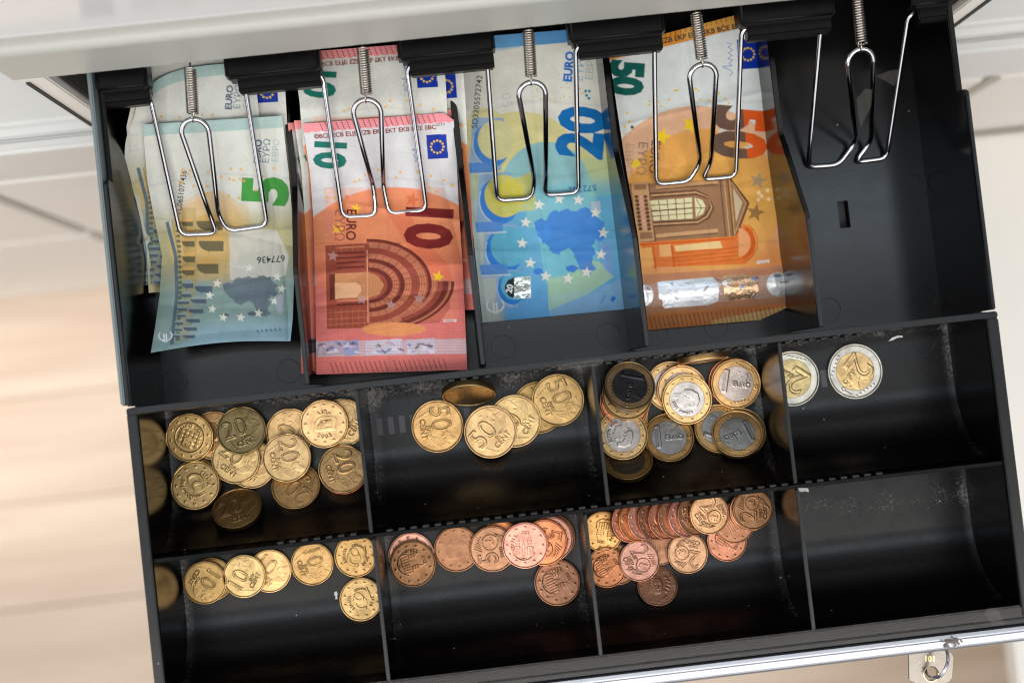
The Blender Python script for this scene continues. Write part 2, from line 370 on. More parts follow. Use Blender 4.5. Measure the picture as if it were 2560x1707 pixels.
# outer rim and walls of the coin section
th = 0.0052
def wallpoly(x_in, x_out, zbot, draft): return [(x_in, -0.0008), (x_out, -0.0008), (x_out, zbot), (x_in + draft, zbot)]
zlow = -0.074
# side walls (coin section), front wall, back wall, middle wall
prism('rim_side', [(IX0, 0.0), (TX0, 0.0), (TX0, zlow), (IX0 + 0.0012, zlow)], 1, -0.1318, 0.0046, M['wall'], tray, 0.0006)
prism('rim_side', [(IX1, 0.0), (TX1, 0.0), (TX1, zlow), (IX1 - 0.0012, zlow)], 1, -0.1318, 0.0046, M['wall'], tray, 0.0006)
prism('rim_front', [(-0.1264, 0.0006), (-0.1342, 0.0006), (-0.1344, -0.060), (-0.1260, -0.060)], 0, TX0 + 0.0002, TX1 - 0.0002, M['wall'], tray, 0.0006)
prism('rim_back', [(0.0020, 0.0004), (0.0049, 0.0004), (0.0062, zlow), (0.0010, zlow)], 0, TX0 + 0.0003, TX1 - 0.0003, M['wall'], tray, 0.0005)
prism('middle_wall', [(-0.0620, 0.0002), (-0.0636, 0.0002), (-0.0646, zlow), (-0.0608, zlow)], 0, IX0 + 0.0001, IX1 - 0.0001, M['wall'], tray, 0.0004)
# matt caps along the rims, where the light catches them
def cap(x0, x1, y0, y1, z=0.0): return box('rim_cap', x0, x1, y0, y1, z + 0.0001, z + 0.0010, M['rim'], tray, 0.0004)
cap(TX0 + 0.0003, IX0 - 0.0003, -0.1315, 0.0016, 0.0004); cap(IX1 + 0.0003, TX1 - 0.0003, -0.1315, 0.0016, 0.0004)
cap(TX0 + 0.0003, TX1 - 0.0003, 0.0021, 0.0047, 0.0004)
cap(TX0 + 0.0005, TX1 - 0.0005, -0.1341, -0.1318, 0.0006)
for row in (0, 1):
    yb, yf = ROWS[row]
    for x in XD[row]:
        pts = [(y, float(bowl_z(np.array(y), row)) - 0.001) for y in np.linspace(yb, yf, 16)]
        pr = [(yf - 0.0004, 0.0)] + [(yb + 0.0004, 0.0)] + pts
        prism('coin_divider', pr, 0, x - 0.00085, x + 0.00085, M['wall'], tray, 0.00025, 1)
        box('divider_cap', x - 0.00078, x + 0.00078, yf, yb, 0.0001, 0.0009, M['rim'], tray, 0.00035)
# notched ribs that hold the dividers
tooth = None
xt = at(700, 1350, 0).x
while xt < at(2212, 1190, 0).x:
    if all(abs(xt - x) > 0.0028 for x in XD[0]):
        loc = (xt, -0.0613, -0.0025)
        if tooth is None:
            tooth = box('notch_rib', xt - 0.0015, xt + 0.0015, -0.0619, -0.0607, -0.007, -0.0002, M['rim'], tray, 0.0002, 1)
        else: copy_part(tooth, (xt, tooth.location.y + tray.location.y, tooth.location.z + tray.location.z), tray)
    xt += 0.00535
tooth2 = None
xt = at(640, 1000, 0).x
while xt < at(2170, 835, 0).x:
    if all(abs(xt - x) > 0.0028 for x in XD[0]):
        if tooth2 is None: tooth2 = box('notch_rib', xt - 0.0014, xt + 0.0014, 0.0006, 0.0019, -0.008, -0.0004, M['rim'], tray, 0.0002, 1)
        else: copy_part(tooth2, (xt, tooth2.location.y + tray.location.y, tooth2.location.z + tray.location.z), tray)
    xt += 0.0054
# note bays
YB = 0.215
NX = (TX0 + 0.0022, -0.0745, 0.0034, 0.0769, 0.1554, TX1 - 0.0025)
XE = [(NX[0], NX[1] - 0.001)] + [(NX[k] + 0.001, NX[k + 1] - 0.001) for k in (1, 2, 3)] + [(NX[4] + 0.001, NX[5])]
floors = []
for k in range(5):
    xa, xb = XE[k]
    if k < 4:
        f = box('note_floor', xa - 0.0008, xb + 0.0008, 0.0055, YB, ZN - 0.002, ZN, M['plastic'], tray)
    else:                                        # the empty bay shows a rectangular hole in its floor
        h = (0.1861, 0.1915, 0.0543, 0.0677); bm = bmesh.new(); x0, x1, y0, y1 = xa - 0.0008, xb + 0.0008, 0.0055, YB
        for a, b, c, d in ((x0, h[0], y0, y1), (h[1], x1, y0, y1), (h[0], h[1], y0, h[2]), (h[0], h[1], h[3], y1)):
            box_bm(a, b, c, d, ZN - 0.002, ZN, bm=bm)
        f = put('note_floor', from_bm(bm, 'note_floor'), M['plastic'], tray)
        put('floor_hole', from_bm(box_bm(h[0] - .001, h[1] + .001, h[2] - .001, h[3] + .001, -0.066, -0.0645), 'floor_hole'), M['slot'], f)
    floors.append(f)
    rings = {0: ((388, 958), (722, 928)), 1: (), 2: ((1258, 868), (1520, 837)), 3: ((1790, 815), (1640, 835)), 4: ((2072, 775), (2310, 748), (2280, 465))}[k]
    for px, py in rings:
        pc = at(px, py, ZN + 0.00006); rr = 0.0058
        if k == 0 and px == 388: pc.x = max(pc.x, xa + rr + 0.0012)
        put('mould_ring', tube_mesh('mould_ring', [pc + Vector((math.cos(t), math.sin(t), 0)) * rr for t in [2 * math.pi * q / 32 for q in range(33)]], 0.00016, 5, False), M['rim'], f)
for s, x0, x1 in ((1, TX0, NX[0]), (-1, TX1, NX[5])):
    poly = [(0.0056, -0.0004), (0.1045, -0.0004), (0.1062, -0.0020), (0.1066, -0.0075), (YB + 0.004, -0.0075), (YB + 0.004, zlow), (0.0056, zlow)]
    b = prism_bm(poly, 0, min(x0, x1), max(x0, x1), 0.0005)
    for v in b.verts:                            # draft of the inner face
        if (v.co.x - x0) * s > 0.001: v.co.x += s * 0.0014 * (-v.co.z / 0.055)
    put('side_wall', from_bm(b, 'side_wall', True, 40), M['wall'], tray)
    e = 0.00045
    a, c = sorted((x0 + s * e, x1 - s * e))
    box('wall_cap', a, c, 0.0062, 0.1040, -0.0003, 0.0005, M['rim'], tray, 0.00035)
box('back_wall', TX0, TX1, YB + 0.0005, YB + 0.003, zlow, -0.008, M['plastic'], tray)
for x in NX[1:5]:
    poly = [(0.0064, -0.0003), (0.0560, -0.0003), (0.0590, -0.0016), (0.0985, -0.0275), (0.1010, -0.0285), (YB, -0.0285), (YB, ZN - 0.001), (0.0064, ZN - 0.001)]
    b = prism_bm(poly, 0, x - 0.0011, x + 0.0011, 0.0003, 1)
    for v in b.verts:
        v.co.x += (1 if v.co.x > x else -1) * 0.0007 * max(0, -v.co.z / 0.055)
    put('note_divider', from_bm(b, 'note_divider', True, 40), M['wall'], tray)
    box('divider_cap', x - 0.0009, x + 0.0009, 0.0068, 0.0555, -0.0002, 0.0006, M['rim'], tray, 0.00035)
# brackets and wire clips
for x0, x1 in ((-0.1540, -0.1310), (-0.0968, -0.0540), (-0.0193, 0.0247), (0.0580, 0.1020), (0.1357, 0.1800), (0.2150, 0.2340)):
    bk = box('clip_bracket', x0, x1, 0.1455, 0.182, -0.0140, -0.0020, M['bracket'], tray, 0.0018, 3)
    xa, xb = x0 + (0.0045 if x0 > -0.15 else 0.001), x1 - (0.001 if x1 < 0.23 else 0.0005)
    prism('hinge_lip', [(0.1402, -0.0150), (0.1402, -0.0095), (0.1416, -0.0080), (0.1600, -0.0080), (0.1600, -0.0150)], 0, xa, xb, M['bracket'], bk, 0.0007)
V = lambda x, y, z: at(x * 1.0884, y * 1.0884, z)
CL = [  # outline of each wire clip in the photograph, with the height of each point
 (-0.0405, (330, 210, 345, 223), (415, 540), (499, 536), (484, 498), (418, 308, 446, 274, 480, 304), (502, 494), (524, 531), (614, 518), (563, 200, 552, 188), (443, 262, 437, 158)),
 (-0.0400, (723, 165, 742, 180), (787, 499), (864, 495), (858, 430), (812, 262, 843, 229, 875, 258), (881, 430), (893, 491), (980, 483), (935, 163, 948, 148), (842, 217, 833, 112)),
 (-0.0515, (1108, 132, 1119, 146), (1142, 461), (1221, 456), (1228, 415), (1192, 222, 1222, 189, 1253, 214), (1254, 412), (1251, 449), (1329, 443), (1322, 118, 1334, 104), (1220, 176, 1214, 72)),
 (-0.0490, (1499, 88, 1503, 100), (1507, 424), (1583, 417), (1609, 372), (1584, 182, 1614, 148, 1645, 172), (1633, 372), (1612, 413), (1690, 406), (1703, 78, 1716, 62), (1612, 136, 1599, 32)),
 (-0.0535, (1890, 55, 1885, 68), (1856, 384), (1926, 379), (1966, 326), (1947, 150, 1977, 113, 2006, 140), (2000, 326), (1964, 373), (2036, 364), (2084, 46, 2094, 33), (1979, 102, 1968, -12)),
]
clips = []
for zb_, hL, bl, bl2, k1, lp, k2, br2, br, hR, sp in CL:
    zh, zl = -0.0095, -0.0020
    path = [V(hL[0], hL[1], -0.0135) + Vector((-0.003, 0.003, 0)), V(hL[0], hL[1], zh), V(hL[2], hL[3], zh - 0.002), V(*bl, zb_), V(*bl2, zb_), V(*k1, zb_ + 0.005)]
    a, t, b = V(lp[0], lp[1], zl - 0.003), V(lp[2], lp[3], zl), V(lp[4], lp[5], zl - 0.003)
    mid = (a + b) / 2; half = (b - a) / 2; rise = t - mid; rise = rise - half * (rise.dot(half) / half.length_squared)
    top = mid + rise
    dome = [mid - half * math.cos(q) + rise * math.sin(q) for q in [math.pi * k / 16 for k in range(17)]]
    path1 = round_path(path + [dome[0]], 0.0042, 7) + dome[1:9]
    path2 = dome[8:16] + round_path([dome[16], V(*k2, zb_ + 0.005), V(*br2, zb_), V(*br, zb_), V(hR[0], hR[1], zh - 0.002), V(hR[2], hR[3], zh), V(hR[2], hR[3], -0.0135) + Vector((0.003, 0.003, 0))], 0.0042, 7)
    t = top
    pts = path1[:-1] + path2[1:]
    cl = put('note_clip', tube_mesh('note_clip', pts, 0.00122, 12), M['chrome'], tray); clips.append(cl)
    s0, s1 = V(sp[0], sp[1], zl + 0.0004), V(sp[2], sp[3], zl + 0.001)
    ax = (s1 - s0); Ls = ax.length; ax.normalize(); ux = ax.orthogonal().normalized(); vx = ax.cross(ux)
    turns, rad = 19, 0.0025; hel = []
    for q in range(turns * 14 + 1):
        an = 2 * math.pi * q / 14; hel.append(s0 + ax * (Ls * q / (turns * 14)) + (ux * math.cos(an) + vx * math.sin(an)) * rad)
    sg = put('spring', tube_mesh('spring', hel, 0.00036, 6), M['spring'], cl)
    # wire eye that hooks the spring to the loop, and the hook at the far end
    eye = []
    for q in range(19):
        an = 2 * math.pi * q / 20 + 0.6
        eye.append(t + ax * (0.0016 + 0.0030 * math.cos(an)) + Vector((0, 0, 1)) * (0.0022 * math.sin(an)) + ux * 0)
    eye.append(s0 + (ux * 1 + vx * 0) * rad)
    put('hook', tube_mesh('hook', eye, 0.00036, 6), M['spring'], cl)
    put('hook', tube_mesh('hook', [s1 + ux * rad, s1 + ax * 0.001, s1 + ax * 0.006], 0.00036, 6), M['spring'], cl)
# white smears on the plastic
def smear(px, py, z, pts, parent):
    bm = bmesh.new(); vv = [bm.verts.new(at(px + a, py + b, z)) for a, b in pts]; bm.faces.new(vv)
    r = bmesh.ops.extrude_face_region(bm, geom=bm.faces[:]); 
    for v in [g for g in r['geom'] if isinstance(g, bmesh.types.BMVert)]: v.co.z += 0.00012
    bmesh.ops.recalc_face_normals(bm, faces=bm.faces[:])
    put('white_smear', from_bm(bm, 'white_smear'), M['smear'], parent)
smear(2008, 1224, ZC + 0.00006, [(-15, -4), (-9, -7), (0, -5), (12, -4), (14, 2), (13, 6), (5, 3), (-3, 5), (-12, 3)], cups[7])
smear(2238, 847, ZC + 0.00006, [(-17, 6), (-8, -3), (6, -8), (18, -8), (19, -4), (6, -3), (-8, 4)], cups[3])
smear(841, 1487, ZC + 0.00006, [(-5, -8), (1, -10), (3, -4), (2, 3), (3, 9), (-3, 10), (-2, 3), (-5, 0)], cups[4])
smear(924, 1013, ZC + 0.00006, [(-8, 5), (-2, -4), (1, -5), (3, 0), (7, 4), (0, 5)], cups[1])
# ------------------------------------------------------------------ drawing of flat print
_txt = {}
def glyphs(s, bold=0.0):
    """triangles of a line of lettering, capital height 1, starting at x = 0 on the base line"""
    if (s, bold) not in _txt:
        def tris(t):
            c = bpy.data.curves.new('t', 'FONT'); c.body = t; c.offset = bold; c.resolution_u = 3
            o = bpy.data.objects.new('t', c); COL.objects.link(o)
            bpy.context.view_layer.update()
            me = o.evaluated_get(bpy.context.evaluated_depsgraph_get()).to_mesh()
            me.calc_loop_triangles()
            v = np.array([x.co[:2] for x in me.vertices]).reshape(-1, 2); f = np.array([x.vertices[:] for x in me.loop_triangles], int).reshape(-1, 3)
            bpy.data.objects.remove(o); bpy.data.curves.remove(c)
            return v[f] if len(f) else np.zeros((0, 3, 2))
        if '_h' not in _txt: _txt['_h'] = tris('H')[..., 1].max()
        T = tris(s) / _txt['_h']; T[..., 0] -= T[..., 0].min(); _txt[(s, bold)] = T
    return _txt[(s, bold)]
class Sheet:
    """a canvas laid over a warped rectangle; shapes are given in the coordinates of the photograph"""
    def __init__(s, rows, nu, nv, base, ss=2, warp=None):
        s.rows = np.array(rows, float); s.nu, s.nv, s.ss = nu, nv, ss; s.warp = warp
        W, H = nu * ss, nv * ss
        u, v = np.meshgrid((np.arange(W) + .5) / W, (np.arange(H) + .5) / H)
        s.X, s.Y = s.fwd(u, v); s.U, s.V = u, v
        s.c = np.empty((H, W, 3)); s.c[:] = lin(base); s.f = np.zeros((H, W))
    def fwd(s, u, v):
        r = s.rows; vc = np.clip(v, 0, 1); ex = v - vc
        e = [np.interp(vc, r[:, 0], r[:, k]) + ex * (r[-1, k] - r[0, k]) for k in range(1, 5)]
        x = e[0] * (1 - u) + e[2] * u; y = e[1] * (1 - u) + e[3] * u
        if s.warp is not None:
            dx, dy = s.warp(u, v); x = x + dx; y = y + dy
        return x, y
    def inv(s, x, y):
        r = s.rows; u = np.full(np.shape(x), .5); v = np.full(np.shape(x), .5)
        for _ in range(12):
            fx, fy = s.fwd(u, v)
            gx, gy = s.fwd(u + .01, v); hx, hy = s.fwd(u, v + .01)
            a, b, c, d = (gx - fx) / .01, (hx - fx) / .01, (gy - fy) / .01, (hy - fy) / .01
            det = a * d - b * c; ex, ey = x - fx, y - fy
            u = u + (d * ex - b * ey) / det; v = v + (-c * ex + a * ey) / det
            u = np.clip(u, -1, 2); v = np.clip(v, -1, 2)
        return u, v
    def window(s, pts):
        p = np.asarray(pts, float); u, v = s.inv(p[:, 0], p[:, 1]); H, W = s.f.shape
        i0, i1 = int(np.clip(v.min() * H - 2, 0, H)), int(np.clip(v.max() * H + 3, 0, H))
        j0, j1 = int(np.clip(u.min() * W - 2, 0, W)), int(np.clip(u.max() * W + 3, 0, W))
        return slice(i0, i1), slice(j0, j1)
    def blend(s, w, m, col, a=1.0, foil=None):
        m = np.clip(m, 0, 1) * a
        s.c[w] = s.c[w] * (1 - m[..., None]) + lin(col) * m[..., None]
        if foil is not None: s.f[w] = s.f[w] * (1 - m) + foil * m
    def poly(s, pts, col, a=1.0, foil=None, tex=None):
        w = s.window(pts); X, Y = s.X[w], s.Y[w]
        if X.size == 0: return
        ins = np.zeros(X.shape, bool); n = len(pts)
        for i in range(n):
            (x0, y0), (x1, y1) = pts[i], pts[(i + 1) % n]
            if y0 == y1: continue
            c = ((y0 > Y) != (y1 > Y)) & (X < (x1 - x0) * (Y - y0) / (y1 - y0) + x0); ins ^= c
        m = ins.astype(float)
        if tex is not None: m = m * tex(X, Y)
        s.blend(w, m, col, a, foil)
    def ell(s, cx, cy, rx, ry, col, a=1.0, rot=0, a0=0, a1=360, foil=None, tex=None, n=48):
        t = np.radians(np.linspace(a0, a1, n)); cr, sr = math.cos(R(rot)), math.sin(R(rot))
        p = [(cx + rx * math.cos(q) * cr - ry * math.sin(q) * sr, cy + rx * math.cos(q) * sr + ry * math.sin(q) * cr) for q in t]
        s.poly(p, col, a, foil, tex)
    def ring(s, cx, cy, r0, r1, col, a=1.0, a0=0, a1=360, sy=1.0, tex=None, rot=0):
        t = np.radians(np.linspace(a0, a1, 60)); cr, sr = math.cos(R(rot)), math.sin(R(rot))
        q = [(r1 * math.cos(k), r1 * sy * math.sin(k)) for k in t] + [(r0 * math.cos(k), r0 * sy * math.sin(k)) for k in t[::-1]]
        s.poly([(cx + x * cr - y * sr, cy + x * sr + y * cr) for x, y in q], col, a, None, tex)
    def line(s, pts, wd, col, a=1.0):
        for (x0, y0), (x1, y1) in zip(pts, pts[1:]):
            L_ = math.hypot(x1 - x0, y1 - y0) or 1; nx, ny = -(y1 - y0) / L_ * wd / 2, (x1 - x0) / L_ * wd / 2
            s.poly([(x0 + nx, y0 + ny), (x1 + nx, y1 + ny), (x1 - nx, y1 - ny), (x0 - nx, y0 - ny)], col, a)
    def star(s, cx, cy, r, col, a=1.0, rot=0, k=0.42):
        s.poly([(cx + (r if i % 2 == 0 else r * k) * math.sin(R(36 * i + rot)), cy - (r if i % 2 == 0 else r * k) * math.cos(R(36 * i + rot))) for i in range(10)], col, a)
    def text(s, t, x, y, h, rot, col, a=1.0, bold=0.0, sx=1.0, mid=False, foil=None):
        """x, y: start of the base line; rot: degrees counter-clockwise in the picture"""
        T = glyphs(t, bold).copy()
        if not len(T): return
        T[..., 0] *= sx
        if mid: T[..., 0] -= T[..., 0].max() / 2; T[..., 1] -= .5
        c, sn = math.cos(R(rot)), math.sin(R(rot))
        Q = np.stack([x + h * (T[..., 0] * c - T[..., 1] * sn), y - h * (T[..., 0] * sn + T[..., 1] * c)], -1)
        w = s.window(Q.reshape(-1, 2)); X, Y = s.X[w], s.Y[w]
        if X.size == 0: return
        m = np.zeros(X.shape, bool)
        u, v = s.inv(Q[..., 0], Q[..., 1]); H, W = s.f.shape
        for k in range(len(Q)):
            i0, i1 = max(int(v[k].min() * H) - 1 - w[0].start, 0), int(v[k].max() * H) + 2 - w[0].start
            j0, j1 = max(int(u[k].min() * W) - 1 - w[1].start, 0), int(u[k].max() * W) + 2 - w[1].start
            if i1 <= i0 or j1 <= j0: continue
            x_, y_ = X[i0:i1, j0:j1], Y[i0:i1, j0:j1]
            (ax, ay), (bx, by), (cx, cy) = Q[k]
            d1 = (bx - ax) * (y_ - ay) - (by - ay) * (x_ - ax); d2 = (cx - bx) * (y_ - by) - (cy - by) * (x_ - bx); d3 = (ax - cx) * (y_ - cy) - (ay - cy) * (x_ - cx)
            m[i0:i1, j0:j1] |= ((d1 >= 0) & (d2 >= 0) & (d3 >= 0)) | ((d1 <= 0) & (d2 <= 0) & (d3 <= 0))
        s.blend(w, m.astype(float), col, a, foil)
    def whole(s, m, col, a=1.0, foil=None): s.blend((slice(None), slice(None)), m, col, a, foil)
    def noise(s, amp, cell, seed):
        rng = np.random.default_rng(seed); H, W = s.f.shape
        g = rng.normal(size=(H // cell + 3, W // cell + 3))
        i, j = np.arange(H) / cell, np.arange(W) / cell
        i0, j0 = i.astype(int), j.astype(int); fi, fj = (i - i0)[:, None], (j - j0)[None]
        a = g[i0][:, j0] * (1 - fi) * (1 - fj) + g[i0 + 1][:, j0] * fi * (1 - fj) + g[i0][:, j0 + 1] * (1 - fi) * fj + g[i0 + 1][:, j0 + 1] * fi * fj
        return a * amp
    def out(s):
        fine = 0.05 * np.sin((s.X * .9 + s.Y * .35) * 1.9) * np.sin((s.X * .3 - s.Y) * 1.7) * (s.V > .3)
        s.c *= (1 + fine + s.noise(0.035, 3, 1) + s.noise(0.035, 24, 2))[..., None]
        for cv in (.26, .5, .74):                 # grime worked into the old folds
            s.c *= (1 - .10 * np.exp(-((s.V - cv - .02 * np.sin(5 * s.U + 9 * cv)) / .006) ** 2))[..., None]
        s.c *= (1 - .07 * np.exp(-((s.U - .5 - .02 * np.sin(6 * s.V)) / .010) ** 2) - .05 * np.clip(s.noise(1, 40, 5), 0, 1))[..., None]
        g_ = s.c.mean(-1, keepdims=True); s.c = np.clip(g_ + (s.c - g_) * 1.10, 0, 1)
        q = s.ss; H, W = s.nv, s.nu
        c = s.c.reshape(H, q, W, q, 3).mean((1, 3)); f = s.f.reshape(H, q, W, q).mean((1, 3))
        return np.clip(c, 0, 1), f
def sm(x, a, b): t = np.clip((x - a) / (b - a), 0, 1); return t * t * (3 - 2 * t)
def stripes(ang, per, duty=0.5):
    c, s_ = math.cos(R(ang)), math.sin(R(ang))
    return lambda X, Y: (((X * c + Y * s_) / per) % 1 < duty).astype(float)
def weave(per=5.0):
    return lambda X, Y: 0.5 + 0.5 * np.sin(2 * np.pi * (X + 0.6 * Y) / per) * np.sin(2 * np.pi * (X - 0.6 * Y) / per)
def flag(S, x, y, w_, h_, rot=-3):
    S.poly([(x, y + 3), (x + w_, y), (x + w_ + 5, y + h_), (x + 4, y + h_ + 3)], (22, 52, 150))
    for k in range(12):
        a = 2 * math.pi * k / 12; S.star(x + w_ / 2 + 2.5 + w_ * .31 * math.cos(a), y + h_ / 2 + 2 + w_ * .31 * math.sin(a), 3.6, (240, 205, 60), k=.6)
EUROPE = [(0, 30), (10, 22), (24, 24), (30, 12), (52, 6), (76, 8), (100, 0), (118, 4), (122, 18), (134, 26), (128, 40), (136, 52), (128, 62), (118, 58), (110, 70), (118, 84), (112, 96), (120, 112), (108, 122), (92, 116), (84, 102), (78, 86), (68, 74), (56, 78), (48, 90), (36, 84), (30, 72), (16, 64), (6, 50)]
def ragged(pts, seed, lev=3, amp=.22):
    rng = random.Random(seed)
    for _ in range(lev):
        out = []
        for (x0, y0), (x1, y1) in zip(pts, pts[1:] + pts[:1]):
            d = rng.uniform(-amp, amp); out += [(x0, y0), ((x0 + x1) / 2 - (y1 - y0) * d, (y0 + y1) / 2 + (x1 - x0) * d)]
        pts = out
    return pts
def europe(S, x, y, sx, sy, col, a=1.0, tex=None):
    S.poly([(x + px * sx, y + py * sy) for px, py in ragged(EUROPE, 4)], col, a, tex=tex)
    S.poly([(x + (60 + px) * sx, y + (104 + py) * sy) for px, py in ((0, 4), (14, 0), (26, 6), (16, 14), (4, 12))], col, a)
    S.ell(x + 8 * sx, y + 116 * sy, 9 * sx, 6 * sy, col, a)
def euro_sign(S, x, y, r, rot, col, wd):
    c, s_ = math.cos(R(rot)), math.sin(R(rot)); T = lambda a, b: (x + a * c + b * s_, y - a * s_ + b * c)
    S.line([T(r * math.cos(R(t)), r * math.sin(R(t)) * 1.25) for t in range(50, 311, 13)], wd, col)
    for d in (-.28, .18): S.line([T(-r * 1.35, r * d), T(r * .35, r * d)], wd, col)
def art5(S, back=True, seed=0):
    X, Y = S.X - S.ox, S.Y - S.oy; v, u = S.V, S.U
    S.whole(sm(v, .34, .52), (190, 184, 146)); S.whole(sm(v, .60, .78), (146, 170, 166)); S.whole(sm(v, .84, .98) * sm(u, -.2, .5), (158, 190, 208))
    S.whole((v < .052) * (0.45 + 0.55 * stripes(35, 5.4)(X, Y)), (142, 174, 172)); S.whole((v < .052) * 1.0, (178, 202, 200), .45)
    D = lambda p: [(a + S.ox, b + S.oy) for a, b in p]
    S.poly(D([(455, 520), (540, 470), (620, 520), (640, 600), (560, 690), (440, 700), (420, 600)]), (214, 180, 118), .45)
    S.ell(520 + S.ox, 600 + S.oy, 95, 120, (222, 178, 110), .38)
    S.whole((v > .62) * stripes(28, 4.2)(X, Y), (96, 128, 136), .34)
    S.poly(D([(572, 575), (690, 575), (722, 640), (712, 690), (575, 700)]), (208, 209, 203), .85)
    # bridge: a bent pier line, arches in two rows
    S.line(D([(418, 555), (440, 640), (443, 735), (430, 860)]), 9, (96, 116, 128))
    S.line(D([(431, 555), (449, 640), (452, 735), (440, 862)]), 4, (150, 150, 110), .8)
    for k in range(24):
        y = 552 + k * 12.8; S.ell(443 + 8 * math.sin((y - 552) / 100) + S.ox, y + S.oy, 5.5, 4.2, (92, 98, 80), .85)
    S.poly(D([(455, 520), (490, 520), (494, 700), (470, 850), (448, 855), (458, 700)]), (170, 150, 96), .45)
    def bay(x, y, w_, h_, warm):                  # arch of the bridge lying on its side, shadow in its lower half
        A = [(x + w_ * .5, y - h_ / 2)] + [(x - w_ * .5 + w_ * .45 * (1 - math.sin(t)), y - h_ / 2 * math.cos(t)) for t in [math.pi * k / 10 for k in range(11)]] + [(x + w_ * .5, y + h_ / 2)]
        S.poly(D(A), (214, 176, 116) if warm else (150, 168, 168))
        B = [(px, max(py, y - h_ * .08)) for px, py in A]; S.poly(D(B), (112, 104, 78) if warm else (90, 106, 122))
        S.line(D([(x - w_ * .1, y + h_ / 2), (x - w_ * .1, y + h_ / 2 + 5)]), 1.6, (96, 100, 90), .8)
    for x, y, w_, h_ in ((468, 556, 30, 20), (470, 582, 31, 20), (471, 605, 32, 24), (472, 643, 32, 25), (471, 677, 31, 22), (469, 710, 29, 20), (465, 736, 27, 14), (460, 754, 26, 12), (455, 771, 25, 12), (452, 787, 24, 11), (447, 806, 22, 11), (445, 822, 21, 10), (442, 838, 20, 10)): bay(x, y, w_, h_, y < 690)
    for x, y, w_, h_ in ((524, 556, 66, 40), (528, 606, 62, 44), (519, 663, 54, 42), (509, 717, 44, 28), (496, 749, 40, 18), (490, 774, 38, 18), (482, 798, 36, 16), (476, 819, 34, 14), (472, 838, 32, 13)): bay(x, y, w_, h_, y < 690)
    europe(S, 556 + S.ox, 688 + S.oy, 1.02, .86, (98, 110, 126), tex=lambda x, y: .82 + .18 * np.sin(x * .8) * np.sin(y * .7))
    for x, y in ((623, 670), (543, 708), (524, 738), (531, 772), (558, 793), (602, 793), (646, 782), (686, 752), (704, 722), (693, 692)): S.star(x + S.ox, y + S.oy, 12, (228, 230, 224), rot=8)
    S.poly(D([(690, 738), (708, 735), (705, 785), (692, 784)]), (170, 178, 190))
    S.text('VC0651077436', 452 + S.ox, 540 + S.oy, 14, 82, (30, 32, 38), bold=.008, sx=.88)
    S.text('EURO', 650 + S.ox, 410 + S.oy, 16, 86, (44, 74, 106), bold=.03); S.text('ΕΥΡΩ', 671 + S.ox, 408 + S.oy, 16, 86, (96, 120, 134), .9, .01); S.text('ЕВРО', 694 + S.ox, 405 + S.oy, 15, 86, (160, 176, 180), .9)
    S.text('5', 712 + S.ox, 516 + S.oy, 104, 87, (66, 146, 66), bold=.05, sx=.96)
    S.text('677436', 711 + S.ox, 638 + S.oy, 16, 184, (36, 62, 60), bold=.012, sx=1.02)
    rng = random.Random(7)
    for k in range(24): S.ring(rng.uniform(440, 690) + S.ox, rng.uniform(418, 500) + S.oy, 1.2, 3.6, (222, 170, 76), .9)
    euro_sign(S, 414 + S.ox, 838 + S.oy, 13, 96, (234, 238, 238), 3)
    for k in range(6): S.poly(D([(640 + k * 11, 828 - k), (644 + k * 11, 822 - k), (648 + k * 11, 832 - k)]), (84, 104, 140), .8)
